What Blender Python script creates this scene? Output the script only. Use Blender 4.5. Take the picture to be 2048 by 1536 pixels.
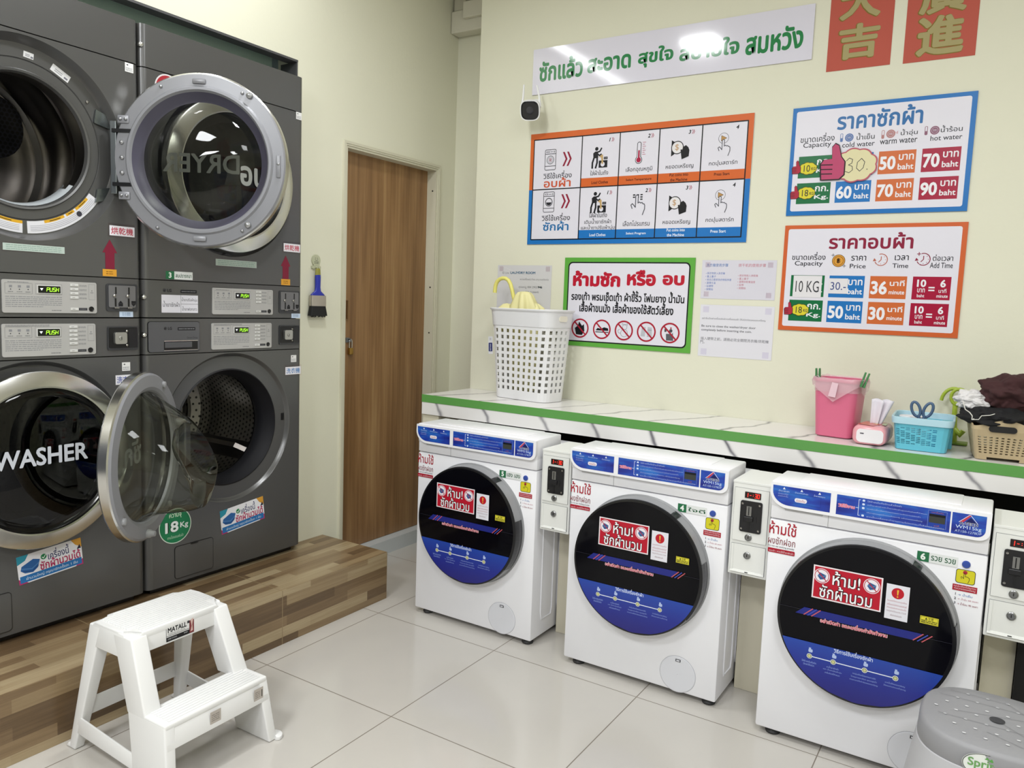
import bpy, bmesh, math, random
from math import sin, cos, pi, radians as rad
from mathutils import Vector, Matrix, noise
random.seed(7)
for o in list(bpy.data.objects): bpy.data.objects.remove(o)
S = bpy.context.scene
COL = S.collection

# ------------------------------------------------------------------ camera
def make_camera():
    yaw, pitch, roll = 0.5647, -0.1052, 0.0369
    F = Vector((-sin(yaw)*cos(pitch), cos(yaw)*cos(pitch), sin(pitch)))
    R = Vector((cos(yaw), sin(yaw), 0)); U = R.cross(F)
    R2 = R*cos(roll)+U*sin(roll); U2 = -R*sin(roll)+U*cos(roll)
    cam = bpy.data.cameras.new('camera'); cam.sensor_width = 36; cam.lens = 36*1549.14/2048
    cam.clip_start = .05
    o = bpy.data.objects.new('camera', cam); COL.objects.link(o)
    o.matrix_world = Matrix(((R2.x,U2.x,-F.x,2.6776),(R2.y,U2.y,-F.y,-2.7828),(R2.z,U2.z,-F.z,1.3553),(0,0,0,1)))
    S.camera = o
make_camera()
S.view_settings.view_transform = 'Standard'; S.view_settings.look = 'None'
S.view_settings.gamma = 1; S.view_settings.use_curve_mapping = False
S.view_settings.exposure = 0.08

# ------------------------------------------------------------------ light
W = bpy.data.worlds.new('world'); S.world = W; W.use_nodes = True
W.node_tree.nodes['Background'].inputs[0].default_value = (.85,.9,1,1)
W.node_tree.nodes['Background'].inputs[1].default_value = .08
CEIL = 3.0
def lamp(name, loc, sx, sy, power, col=(.965,.985,1), rot=(0,0,0)):
    l = bpy.data.lights.new(name,'AREA'); l.shape='RECTANGLE'; l.size=sx; l.size_y=sy
    l.energy=power; l.color=col
    o = bpy.data.objects.new(name,l); o.location=loc; o.rotation_euler=rot; COL.objects.link(o); return o
lamp('ceiling_light_lamp', (.95,-.95,CEIL-.03), .2,.2, 15)
lamp('tube_light_lamp', (.14,-1.05,CEIL-.03), .07,1.15, 6)
lamp('ceiling_light_lamp', (2.6,-1.3,CEIL-.03), .6,.6, 20)
lamp('ceiling_light_lamp', (1.2,-3.3,CEIL-.03), .6,.6, 46)
lamp('ceiling_light_lamp', (3.4,-3.3,CEIL-.03), .6,.6, 46)
lamp('ceiling_light_lamp', (2.3,-5.0,CEIL-.03), .6,.6, 70)

# ------------------------------------------------------------------ materials
MC = {}
def lin(h):
    h=h.lstrip('#'); out=[]
    for i in (0,2,4):
        c=int(h[i:i+2],16)/255; out.append(c/12.92 if c<=.04045 else ((c+.055)/1.055)**2.4)
    return (*out,1)
def mat(h, rough=.5, metal=0, emit=0, alpha=1, coat=0, spec=.5, trans=0, ior=1.45):
    k=(h,rough,metal,emit,alpha,coat,spec,trans)
    if k in MC: return MC[k]
    m=bpy.data.materials.new('m'+h.strip('#')); m.use_nodes=True
    b=m.node_tree.nodes['Principled BSDF']
    b.inputs['Base Color'].default_value=lin(h); b.inputs['Roughness'].default_value=rough
    b.inputs['Metallic'].default_value=metal; b.inputs['Specular IOR Level'].default_value=spec
    b.inputs['Alpha'].default_value=alpha; b.inputs['Coat Weight'].default_value=coat
    b.inputs['Transmission Weight'].default_value=trans
    if emit: b.inputs['Emission Color'].default_value=lin(h); b.inputs['Emission Strength'].default_value=emit
    MC[k]=m; return m
def nodemat(name):
    m=bpy.data.materials.new(name); m.use_nodes=True
    nt=m.node_tree; return m, nt, nt.nodes['Principled BSDF']
def N(nt,t,**kw):
    n=nt.nodes.new(t)
    for k,v in kw.items(): setattr(n,k,v)
    return n
def mth(nt,op,a,b=None,c=None):
    n=N(nt,'ShaderNodeMath',operation=op)
    for i,v in enumerate((a,b,c)):
        if v is None: continue
        if isinstance(v,(int,float)): n.inputs[i].default_value=v
        else: nt.links.new(v,n.inputs[i])
    return n.outputs[0]
def mixc(nt,f,a,b):
    n=N(nt,'ShaderNodeMix',data_type='RGBA')
    if isinstance(f,(int,float)): n.inputs[0].default_value=f
    else: nt.links.new(f,n.inputs[0])
    for i,v in ((6,a),(7,b)):
        if isinstance(v,tuple): n.inputs[i].default_value=v
        else: nt.links.new(v,n.inputs[i])
    return n.outputs[2]
def ramp(nt,f,stops):
    n=N(nt,'ShaderNodeValToRGB'); e=n.color_ramp.elements
    while len(e)<len(stops): e.new(.5)
    for el,(p,c) in zip(e,stops): el.position=p; el.color=lin(c)
    nt.links.new(f,n.inputs[0]); return n.outputs[0]
def coords(nt,kind='Object'):
    return N(nt,'ShaderNodeTexCoord').outputs[kind]
def mapping(nt,v,sc=(1,1,1),loc=(0,0,0),rot=(0,0,0)):
    n=N(nt,'ShaderNodeMapping'); n.inputs['Scale'].default_value=sc; n.inputs['Location'].default_value=loc; n.inputs['Rotation'].default_value=rot
    nt.links.new(v,n.inputs[0]); return n.outputs[0]
def noiset(nt,v,scale,detail=4,rough=.5):
    n=N(nt,'ShaderNodeTexNoise'); n.inputs['Scale'].default_value=scale; n.inputs['Detail'].default_value=detail; n.inputs['Roughness'].default_value=rough
    nt.links.new(v,n.inputs['Vector']); return n.outputs[0]

def m_paint():
    m,nt,b=nodemat('cream_paint')
    f=noiset(nt,coords(nt),1.7,3)
    c=mixc(nt,f,lin('#dddcc8'),lin('#e1e0ce')); nt.links.new(c,b.inputs['Base Color'])
    b.inputs['Roughness'].default_value=.62; b.inputs['Specular IOR Level'].default_value=.3
    bp=N(nt,'ShaderNodeBump'); bp.inputs['Strength'].default_value=.05; bp.inputs['Distance'].default_value=.01
    nt.links.new(noiset(nt,coords(nt),60,3),bp.inputs['Height']); nt.links.new(bp.outputs[0],b.inputs['Normal'])
    return m
def m_floor():
    m,nt,b=nodemat('floor_tile')
    sp=N(nt,'ShaderNodeSeparateXYZ'); nt.links.new(coords(nt),sp.inputs[0])
    def line(o,off):
        a=mth(nt,'FRACT',mth(nt,'DIVIDE',mth(nt,'SUBTRACT',o,off),.6))
        d=mth(nt,'ABSOLUTE',mth(nt,'SUBTRACT',a,.5)); return mth(nt,'GREATER_THAN',d,.5-.0018/.6)
    g=mth(nt,'MAXIMUM',line(sp.outputs[0],.4986),line(sp.outputs[1],-.9505))
    f=noiset(nt,coords(nt),3,5); base=mixc(nt,f,lin('#bcb8b2'),lin('#c4c0ba'))
    c=mixc(nt,g,base,lin('#7d756b')); nt.links.new(c,b.inputs['Base Color'])
    r=mth(nt,'ADD',mth(nt,'MULTIPLY',g,.4),.13); nt.links.new(r,b.inputs['Roughness'])
    b.inputs['Specular IOR Level'].default_value=.5
    return m
def m_plank():
    m,nt,b=nodemat('wood_plank_tile')
    uv=coords(nt,'UV')
    br=N(nt,'ShaderNodeTexBrick'); br.offset=.37; br.squash=1.6; br.squash_frequency=3
    for k,v in (('Scale',1),('Mortar Size',0),('Brick Width',.33),('Row Height',.0405),('Bias',0)): br.inputs[k].default_value=v
    br.inputs['Color1'].default_value=(0,0,0,1); br.inputs['Color2'].default_value=(1,1,1,1)
    nt.links.new(uv,br.inputs['Vector'])
    sepc=N(nt,'ShaderNodeSeparateColor'); nt.links.new(br.outputs[0],sepc.inputs[0])
    rnd=sepc.outputs[0]
    g=noiset(nt,mapping(nt,uv,(2.2,60,1)),1.6,6,.6)
    g2=noiset(nt,mapping(nt,uv,(5,240,1)),1.2,3)
    t=mth(nt,'ADD',mth(nt,'MULTIPLY',rnd,.72),mth(nt,'ADD',mth(nt,'MULTIPLY',g,.42),mth(nt,'MULTIPLY',g2,.12)))
    c=ramp(nt,t,[(.12,'#4d3d2b'),(.38,'#6a553d'),(.58,'#806a4e'),(.8,'#958162'),(1.0,'#ab9a7b')])
    sp=N(nt,'ShaderNodeSeparateXYZ'); nt.links.new(uv,sp.inputs[0])
    a=mth(nt,'FRACT',mth(nt,'DIVIDE',mth(nt,'ADD',sp.outputs[0],.2037),.6))
    seam=mth(nt,'LESS_THAN',mth(nt,'ABSOLUTE',mth(nt,'SUBTRACT',a,.5)),.4972)
    c=mixc(nt,seam,lin('#8d7a5c'),c)
    nt.links.new(c,b.inputs['Base Color']); b.inputs['Roughness'].default_value=.32
    return m
def m_marble():
    m,nt,b=nodemat('white_marble')
    v=mapping(nt,coords(nt),(1,1,1),(0,0,0),(rad(12),rad(32),rad(24)))
    n1=noiset(nt,v,2.2,6,.55)
    w=N(nt,'ShaderNodeTexWave'); w.wave_type='BANDS'; w.bands_direction='X'
    for k,x in (('Scale',1.45),('Distortion',3.2),('Detail',4),('Detail Scale',1.7)): w.inputs[k].default_value=x
    nt.links.new(v,w.inputs['Vector'])
    e=mth(nt,'POWER',w.outputs['Fac'],70)
    e=mth(nt,'MULTIPLY',e,mth(nt,'MULTIPLY',n1,1.7))
    c=mixc(nt,e,lin('#e9e7e6'),lin('#77757c')); nt.links.new(c,b.inputs['Base Color'])
    b.inputs['Roughness'].default_value=.22
    return m
def m_doorwood():
    m,nt,b=nodemat('walnut_laminate')
    v=coords(nt)
    n1=noiset(nt,mapping(nt,v,(1,1,.06)),14,5,.6); n2=noiset(nt,mapping(nt,v,(1,1,.02)),75,3,.6)
    n3=noiset(nt,mapping(nt,v,(1,1,.18)),5,2)
    t=mth(nt,'ADD',mth(nt,'MULTIPLY',n1,.55),mth(nt,'ADD',mth(nt,'MULTIPLY',n2,.3),mth(nt,'MULTIPLY',n3,.25)))
    c=ramp(nt,t,[(.36,'#65482f'),(.5,'#84623f'),(.6,'#96734d'),(.72,'#a8875d')])
    nt.links.new(c,b.inputs['Base Color']); b.inputs['Roughness'].default_value=.38
    return m
def m_perf(name,base,hole,metal,rough,pu,pv,rr,stag=True):
    m,nt,b=nodemat(name)
    sp=N(nt,'ShaderNodeSeparateXYZ'); nt.links.new(coords(nt,'UV'),sp.inputs[0])
    vv=mth(nt,'DIVIDE',sp.outputs[1],pv); row=mth(nt,'FLOOR',vv)
    uu=mth(nt,'ADD',mth(nt,'DIVIDE',sp.outputs[0],pu),mth(nt,'MULTIPLY',mth(nt,'MODULO',mth(nt,'ABSOLUTE',row),2),.5 if stag else 0))
    du=mth(nt,'MULTIPLY',mth(nt,'SUBTRACT',mth(nt,'FRACT',uu),.5),pu); dv=mth(nt,'MULTIPLY',mth(nt,'SUBTRACT',mth(nt,'FRACT',vv),.5),pv)
    d=mth(nt,'SQRT',mth(nt,'ADD',mth(nt,'MULTIPLY',du,du),mth(nt,'MULTIPLY',dv,dv)))
    h=mth(nt,'LESS_THAN',d,rr)
    nt.links.new(mixc(nt,h,lin(base),lin(hole)),b.inputs['Base Color'])
    nt.links.new(mth(nt,'MULTIPLY',mth(nt,'SUBTRACT',1,h),metal),b.inputs['Metallic']); b.inputs['Roughness'].default_value=rough
    return m
def m_glass(name,tint,fres=1.35,rough=.02,edge=None):
    m=bpy.data.materials.new(name); m.use_nodes=True; nt=m.node_tree; nt.nodes.clear()
    out=N(nt,'ShaderNodeOutputMaterial'); mx=N(nt,'ShaderNodeMixShader'); tr=N(nt,'ShaderNodeBsdfTransparent'); gl=N(nt,'ShaderNodeBsdfGlossy')
    gl.inputs['Roughness'].default_value=rough
    lw0=N(nt,'ShaderNodeLayerWeight'); lw0.inputs[0].default_value=.5
    f0=((fres-1)/(fres+1))**2; fr=mth(nt,'ADD',f0,mth(nt,'MULTIPLY',1-f0,mth(nt,'POWER',lw0.outputs['Facing'],4.5)))
    if edge:
        lw=N(nt,'ShaderNodeLayerWeight'); lw.inputs[0].default_value=.35
        nt.links.new(mixc(nt,mth(nt,'POWER',lw.outputs['Facing'],1.6),lin(tint),lin(edge)),tr.inputs[0])
    else: tr.inputs[0].default_value=lin(tint)
    nt.links.new(fr,mx.inputs[0]); nt.links.new(tr.outputs[0],mx.inputs[1]); nt.links.new(gl.outputs[0],mx.inputs[2]); nt.links.new(mx.outputs[0],out.inputs[0])
    return m
PAINT=m_paint(); FLOOR=m_floor(); PLANK=m_plank(); MARBLE=m_marble(); DOORW=m_doorwood()
GREY=mat('#5b5b5b',.27,.35); GREYD=mat('#3f4044',.35,.3); GREYP=mat('#8b8c92',.35,.1); BLACK=mat('#0c0c10',.3); SEAM=mat('#101012',.6)
RUBBER=mat('#0b0b12',.6); CHROME=mat('#d2d2d0',.2,1); STEEL=mat('#a9a7a4',.25,1); DRUMD=mat('#8d8885',.3,1)
WHITE=mat('#ececf1',.3); WHITEP=mat('#eaeaec',.4); PANELG=mat('#e2e3e0',.45); SILV=mat('#b4b3b2',.4,.2)
HOLES=m_perf('perforated_drum_steel','#b5b3b0','#08080a',1,.25,.022,.022,.0052)
HOLEB=m_perf('perforated_drum_back','#9b9996','#0a0a0c',1,.3,.03,.03,.0055)
HEXB=m_perf('black_vent_grid','#33333d','#050507',.3,.35,.017,.0147,.006)
GLASSD=m_glass('dark_tinted_glass','#6a6a6c',1.5)
GLASSC=m_glass('clear_bowl_glass','#eef0ea',1.4,.02,'#8f937f')
SMOKE=m_glass('smoky_window_glass','#c6c6c3',1.6,.03)
FILM=m_glass('clear_plastic_film','#f4eef0',1.35,.12)

# ------------------------------------------------------------------ mesh helpers
def tag(o,label=None,cat=None,group=None,kind=None):
    for k,v in (('label',label),('category',cat),('group',group),('kind',kind)):
        if v: o[k]=v
    return o
def obj(name,bm,mats,parent=None,loc=None,smooth=None,rot=None):
    me=bpy.data.meshes.new(name); bm.normal_update(); bm.to_mesh(me); bm.free()
    if not isinstance(mats,(list,tuple)): mats=[mats]
    for m in mats: me.materials.append(m)
    o=bpy.data.objects.new(name,me); COL.objects.link(o)
    if parent: o.parent=parent
    if loc is not None: o.location=loc
    if rot is not None: o.rotation_euler=rot
    if smooth is not None:
        for p in me.polygons: p.use_smooth=True
        a=rad(smooth)
        bm2=bmesh.new(); bm2.from_mesh(me)
        for e in bm2.edges:
            if len(e.link_faces)==2 and e.calc_face_angle(0)>a: e.smooth=False
        bm2.to_mesh(me); bm2.free()
    return o
def empty(name,loc,rz=0,label=None,cat=None,group=None):
    o=bpy.data.objects.new(name,None); COL.objects.link(o); o.location=loc; o.rotation_euler=(0,0,rz); o.empty_display_size=.05
    return tag(o,label,cat,group)
def BM(): return bmesh.new()
def face(bm,pts,mi=0):
    f=bm.faces.new([bm.verts.new(p) for p in pts]); f.material_index=mi; return f
def hexa(bm,b,t,mi=0,bev=0,seg=2):
    vb=[bm.verts.new(p) for p in b]; vt=[bm.verts.new(p) for p in t]; n=len(b)
    fs=[bm.faces.new(vb[::-1]),bm.faces.new(vt)]
    for i in range(n): fs.append(bm.faces.new((vb[i],vb[(i+1)%n],vt[(i+1)%n],vt[i])))
    for f in fs: f.material_index=mi
    if bev:
        es=list({e for f in fs for e in f.edges})
        r=bmesh.ops.bevel(bm,geom=es,offset=bev,segments=seg,profile=.5,affect='EDGES',clamp_overlap=True)
        for f in r['faces']: f.material_index=mi
def box(bm,x0,y0,z0,x1,y1,z1,mi=0,bev=0,seg=2):
    hexa(bm,[(x0,y0,z0),(x1,y0,z0),(x1,y1,z0),(x0,y1,z0)],[(x0,y0,z1),(x1,y0,z1),(x1,y1,z1),(x0,y1,z1)],mi,bev,seg)
def ringpts(fn,n): return [fn(2*pi*i/n) for i in range(n)]
def loft(bm,rings,mi=0,cap0=False,cap1=False,closed=True):
    vs=[[bm.verts.new(p) for p in r] for r in rings]; n=len(rings[0])
    mis=mi if isinstance(mi,list) else [mi]*(len(rings)-1)
    for k in range(len(vs)-1):
        for i in range(n if closed else n-1):
            j=(i+1)%n
            f=bm.faces.new((vs[k][i],vs[k][j],vs[k+1][j],vs[k+1][i])); f.material_index=mis[k]
    if cap0: f=bm.faces.new(vs[0][::-1]); f.material_index=mis[0]
    if cap1: f=bm.faces.new(vs[-1]); f.material_index=mis[-1]
    return vs
def lathe(bm,prof,cu=0,cv=0,n=96,mi=0,cap0=False,cap1=False):
    """profile of (radius, y); axis along y through (cu, cv) in the x-z plane"""
    return loft(bm,[[(cu+r*cos(a),y,cv+r*sin(a)) for a in [2*pi*i/n for i in range(n)]] for r,y in prof],mi,cap0,cap1)
def vlathe(bm,prof,cx=0,cy=0,n=48,mi=0,cap0=False,cap1=False):
    return loft(bm,[[(cx+r*cos(2*pi*i/n),cy+r*sin(2*pi*i/n),z) for i in range(n)] for r,z in prof],mi,cap0,cap1)
def tube(bm,path,r,n=10,mi=0,cap=True):
    P=[Vector(p) for p in path]; rs=r if isinstance(r,list) else [r]*len(P); rings=[]
    t=(P[1]-P[0]).normalized(); up=Vector((0,0,1)) if abs(t.z)<.9 else Vector((1,0,0)); a=t.cross(up).normalized()
    for i,p in enumerate(P):
        t=((P[min(i+1,len(P)-1)]-P[max(i-1,0)])).normalized(); a=(a-t*a.dot(t)).normalized(); b=t.cross(a)
        rings.append([tuple(p+(a*cos(2*pi*k/n)+b*sin(2*pi*k/n))*rs[i]) for k in range(n)])
    loft(bm,rings,mi,cap,cap)
def rrpts(cx,cy,w,h,r,n=6):
    r=min(r,w/2-1e-5,h/2-1e-5); out=[]
    for sx,sy,a0 in ((1,1,0),(-1,1,90),(-1,-1,180),(1,-1,270)):
        for i in range(n+1):
            a=rad(a0+90*i/n); out.append((cx+sx*(w/2-r)+r*cos(a),cy+sy*(h/2-r)+r*sin(a)))
    return out
def prism(bm,pts,y0,y1,mi=0,bev=0):
    """polygon in x-z extruded along y (y0 is the front, facing -y)"""
    hexa(bm,[(p[0],y1,p[1]) for p in pts],[(p[0],y0,p[1]) for p in pts],mi,bev)
def zprism(bm,pts,z0,z1,mi=0,bev=0):
    hexa(bm,[(p[0],p[1],z0) for p in pts],[(p[0],p[1],z1) for p in pts],mi,bev)
def plate_hole(bm,u0,u1,v0,v1,cu,cv,r,y=0,mi=0,n=96):
    angs=sorted(set([2*pi*i/n for i in range(n)]+[math.atan2(b-cv,a-cu)%(2*pi) for a in (u0,u1) for b in (v0,v1)]))
    ins,outs=[],[]
    for a in angs:
        c,s=cos(a),sin(a); ts=[]
        if c>1e-9: ts.append((u1-cu)/c)
        if c<-1e-9: ts.append((u0-cu)/c)
        if s>1e-9: ts.append((v1-cv)/s)
        if s<-1e-9: ts.append((v0-cv)/s)
        t=min(ts); ins.append((cu+r*c,y,cv+r*s)); outs.append((cu+t*c,y,cv+t*s))
    loft(bm,[ins,outs],mi)
    return angs

# ------------------------------------------------------------------ lettering and print
GC={}
TONES='\u0e48\u0e49\u0e4a\u0e4b\u0e4c'; UPPER='\u0e31\u0e34\u0e35\u0e36\u0e37\u0e47'
def rawtext(s,off):
    k=(s,off)
    if k in GC: return GC[k]
    c=bpy.data.curves.new('t','FONT'); c.body=s; c.size=1; c.resolution_u=3; c.offset=off; c.fill_mode='BOTH'
    o=bpy.data.objects.new('t',c); COL.objects.link(o)
    dg=bpy.context.evaluated_depsgraph_get(); dg.update(); ev=o.evaluated_get(dg); me=ev.to_mesh()
    vs=[(v.co.x,v.co.y) for v in me.vertices]; fs=[tuple(p.vertices) for p in me.polygons]
    ev.to_mesh_clear(); bpy.data.objects.remove(o); bpy.data.curves.remove(c)
    GC[k]=(vs,fs); return GC[k]
def textgeo(s,off=0):
    base='';raised=[]
    for i,ch in enumerate(s):
        if ch in TONES and ((i and s[i-1] in UPPER) or (i+1<len(s) and s[i+1]=='\u0e33')): raised.append((len(base),ch))
        else: base+=ch
    vs,fs=rawtext(base,off); vs=list(vs); fs=list(fs)
    bar=max(v[0] for v in rawtext('|',0)[0])
    for k,ch in raised:
        x=max(v[0] for v in rawtext(base[:k]+'|',0)[0])-bar
        gv,gf=rawtext(ch,off); n=len(vs)
        vs+=[(a+x,b+.21) for a,b in gv]; fs+=[tuple(n+q for q in f) for f in gf]
    return vs,fs
class Sheet:
    """flat print, stacked in thin layers; 2D (u, v) -> x, z, facing -y"""
    def __init__(s,off=0,step=.00015,rough=.4,spec=.28):
        s.spec=spec
        s.bm=BM(); s.cols=[]; s.y=-off; s.step=step; s.rough=rough; s.pl=[]
    def mi(s,c):
        m=c if not isinstance(c,str) else mat(c,s.rough,0,0,1,0,s.spec)
        if m not in s.cols: s.cols.append(m)
        return s.cols.index(m)
    def lay(s,pts):
        us=[p[0] for p in pts]; vs=[p[1] for p in pts]; b=(min(us),min(vs),max(us),max(vs)); k=0
        for q,l in s.pl:
            if l>k and q[0]<b[2] and q[2]>b[0] and q[1]<b[3] and q[3]>b[1]: k=l
        s.pl.append((b,k+1)); return s.y-s.step*(k+1)
    def board(s,u0,v0,u1,v1,th,c,bev=0):
        box(s.bm,u0,s.y-th,v0,u1,s.y,v1,s.mi(c),bev); s.y-=th
    def poly(s,pts,c):
        y=s.lay(pts); vs=[s.bm.verts.new((p[0],y,p[1])) for p in pts]
        ar=sum(pts[i][0]*pts[(i+1)%len(pts)][1]-pts[(i+1)%len(pts)][0]*pts[i][1] for i in range(len(pts)))
        f=s.bm.faces.new(vs if ar>0 else vs[::-1]); f.material_index=s.mi(c)
        f.normal_update()
        if len(pts)>4: bmesh.ops.triangulate(s.bm,faces=[f])
        return s
    def rect(s,u0,v0,u1,v1,c): return s.poly([(u0,v0),(u1,v0),(u1,v1),(u0,v1)],c)
    def rrect(s,u0,v0,u1,v1,r,c): return s.poly(rrpts((u0+u1)/2,(v0+v1)/2,u1-u0,v1-v0,r),c)
    def crect(s,cu,cv,w,h,c,r=0): return s.rrect(cu-w/2,cv-h/2,cu+w/2,cv+h/2,r,c) if r else s.rect(cu-w/2,cv-h/2,cu+w/2,cv+h/2,c)
    def circ(s,cu,cv,r,c,ry=None,n=28): return s.poly([(cu+r*cos(2*pi*i/n),cv+(ry or r)*sin(2*pi*i/n)) for i in range(n)],c)
    def ring(s,cu,cv,r0,r1,c,n=36,a0=0,a1=360):
        m=s.mi(c); y=s.lay([(cu+r1*cos(rad(a0+(a1-a0)*i/n)),cv+r1*sin(rad(a0+(a1-a0)*i/n))) for i in range(n+1)])
        for i in range(n):
            a,b=rad(a0+(a1-a0)*i/n),rad(a0+(a1-a0)*(i+1)/n)
            f=face(s.bm,[(cu+r*cos(t),y,cv+r*sin(t)) for r,t in ((r0,a),(r1,a),(r1,b),(r0,b))],m)
        return s
    def arcband(s,cu,cv,r0,r1,a0,a1,c,n=20): return s.ring(cu,cv,r0,r1,c,n,a0,a1)
    def line(s,pts,w,c,closed=False):
        m=s.mi(c); P=list(pts)+([pts[0]] if closed else []); y0=s.lay([(p[0]+e*w/2,p[1]+e*w/2) for p in pts for e in (1,-1)])
        for i,(p,q) in enumerate(zip(P,P[1:])):
            dx,dy=q[0]-p[0],q[1]-p[1]; l=math.hypot(dx,dy) or 1; nx,ny=-dy/l*w/2,dx/l*w/2; ex,ey=dx/l*w*.25,dy/l*w*.25
            y=y0-(i%3)*s.step*.2
            face(s.bm,[(p[0]-ex-nx,y,p[1]-ey-ny),(q[0]+ex-nx,y,q[1]+ey-ny),(q[0]+ex+nx,y,q[1]+ey+ny),(p[0]-ex+nx,y,p[1]-ey+ny)],m)
        return s
    def text(s,t,cu,cv,w,h,c,bold=0,rot=0,mirror=False,keep=False,ital=0,outline=None):
        if outline: s.text(t,cu,cv,w*1.02,h*1.05,outline,bold+.05,rot,mirror,keep,ital)
        vs,fs=textgeo(t,0); m=s.mi(c)
        x0=min(v[0] for v in vs)-bold; x1=max(v[0] for v in vs)+bold; y0=min(v[1] for v in vs)-bold; y1=max(v[1] for v in vs)+bold
        if w is None: sy=h/(y1-y0); sx=sy
        elif h is None: sx=w/(x1-x0); sy=sx
        else: sx,sy=w/(x1-x0),h/(y1-y0)
        cr,sr=cos(rot),sin(rot)
        def tr(x,y):
            X=(x-(x0+x1)/2)*sx*(-1 if mirror else 1); Y=(y-(y0+y1)/2)*sy; X+=ital*Y
            return cu+X*cr-Y*sr,cv+X*sr+Y*cr
        yy=s.lay([tr(x,y) for x in (x0,x1) for y in (y0,y1)])
        offs=[(0,0)]
        if bold: offs+=[(bold*cos(2*pi*k/8),bold*sin(2*pi*k/8)) for k in range(8)]
        for k,(ox,oy) in enumerate(offs):
            bv=[]
            for x,y in vs:
                p=tr(x+ox,y+oy); bv.append(s.bm.verts.new((p[0],yy-k*2e-6,p[1])))
            for f in fs:
                g=s.bm.faces.new([bv[i] for i in f]); g.material_index=m; g.normal_update()
                if g.normal.y>0: g.normal_flip()
        return s
    def micro(s,cu,cv,w,h,n,c,fill=.5,seed=1,just=True):
        """rows of lettering too small to read in the photo, as broken strokes"""
        R=random.Random(seed); m=s.mi(c); lh=h/n; y=s.lay([(cu-w/2,cv-h/2),(cu+w/2,cv+h/2)])
        for k in range(n):
            v=cv+h/2-(k+.5)*lh; u=cu-w/2; e=cu+w/2-(0 if k<n-1 or just else w*.35)
            while u<e:
                l=min(R.uniform(.6,2.6)*lh,e-u); t=lh*fill*R.uniform(.8,1)
                face(s.bm,[(u,y,v-t/2),(u+l,y,v-t/2),(u+l,y,v+t/2),(u,y,v+t/2)],m); u+=l+lh*R.uniform(.18,.4)
        return s
    def build(s,name,parent=None,loc=None,rot=None):
        return obj(name,s.bm,s.cols,parent,loc,None,rot)
def hand(S_,cu,cv,h,c,fill=None):
    k=h/1.0
    P=[(-.12,.5),(-.05,.56),(.02,.5),(.02,.12),(.1,.17),(.17,.12),(.25,.14),(.31,.07),(.38,.06),(.41,-.02),(.41,-.2),(.3,-.5),(-.16,-.5),(-.3,-.16),(-.38,.03),(-.3,.1),(-.2,.0),(-.12,-.1)]
    pts=[(cu+a*k,cv+b*k) for a,b in P]
    if fill: S_.poly(pts,fill)
    S_.line(pts[13:]+pts[:12],h*.045,c)

# =================================================================== SETTING
def setting(name,bm,m,smooth=None):
    o=obj(name,bm,m,None,None,smooth); o['kind']='structure'; return o
b=BM(); box(b,-1.2,-6,-.1,5,.9,0); setting('floor',b,FLOOR)
b=BM(); box(b,-1.2,-6,CEIL,5,.9,CEIL+.1); setting('ceiling',b,mat('#e9e6dc',.7))
NL,NR,NT=-2.68,-.381,2.355      # opening for the grey machines
DL,DR,DT=-.1027,.6268,2.0766    # door casing, outside
b=BM()
box(b,-.12,-6,0,0,NL,CEIL); box(b,-.05,NL,NT,0,NR,CEIL); box(b,-.12,NR,0,0,DL+.012,CEIL)
box(b,-.12,DL+.012,DT-.012,0,DR-.012,CEIL); box(b,-.12,DR-.012,0,0,.765,CEIL)
setting('wall_left',b,PAINT)
b=BM(); box(b,-.12,.765,0,.5,.88,CEIL); setting('wall_back',b,PAINT)
b=BM(); box(b,.324,.5213,0,5,.764,CEIL); setting('wall_right',b,PAINT)
b=BM(); box(b,4.9,-6,0,5,.52,CEIL); setting('wall_east',b,PAINT)
# niche behind the grey machines
b=BM(); box(b,-1.1,NL-.02,0,-1.06,NR+.03,CEIL,0); box(b,-1.06,NR,0,-.121,NR+.03,CEIL,1); box(b,-1.06,NL-.03,0,-.121,NL,CEIL,1); box(b,-.20,NL,2.275,-.16,NR,CEIL,2)
setting('wall_niche',b,[mat('#5d6b68',.6),mat('#9aa4ad',.4,.2),mat('#bcd6cb',.5)])
b=BM(); box(b,-.052,NL,NT-.006,.003,NR+.003,NT+.003); box(b,-.10,NR-.003,.2,.002,NR+.002,NT-.006)
setting('trim_1',b,mat('#4a4a4c',.5))
# door casing, leaf, threshold
b=BM()
def casing(b,x0,x1,a,c):
    box(b,x0,DL+a,.075,x1,DL+c,DT-a); box(b,x0,DR-c,.075,x1,DR-a,DT-a); box(b,x0,DL+c,DT-c,x1,DR-c,DT-a)
casing(b,-.10,.004,0,.03); casing(b,.004,.012,.0,.012); casing(b,.004,.009,.012,.02)
o=setting('trim_2',b,mat('#cfccb8',.45))
b=BM(); box(b,-.10,DL+.03,.076,-.058,DR-.03,DT-.03)
door=obj('door_1',b,DOORW); door['kind']='structure'
b=BM(); box(b,-.12,-.2037,0,.0,.764,.074,0); o=setting('trim_3',b,mat('#c9cfd2',.2))
b=BM(); 
for z in (1.94,1.42,1.17): 
    vl=[(.004,0),(.004,.0015),(.0,.002)]
    lathe(b,[(.0045,-.0015),(.004,-.003)],-.02,z,12,0,True,True)
o=obj('screw',b,mat('#55524d',.4,.8),door,(0,.5975,0)); 

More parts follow.
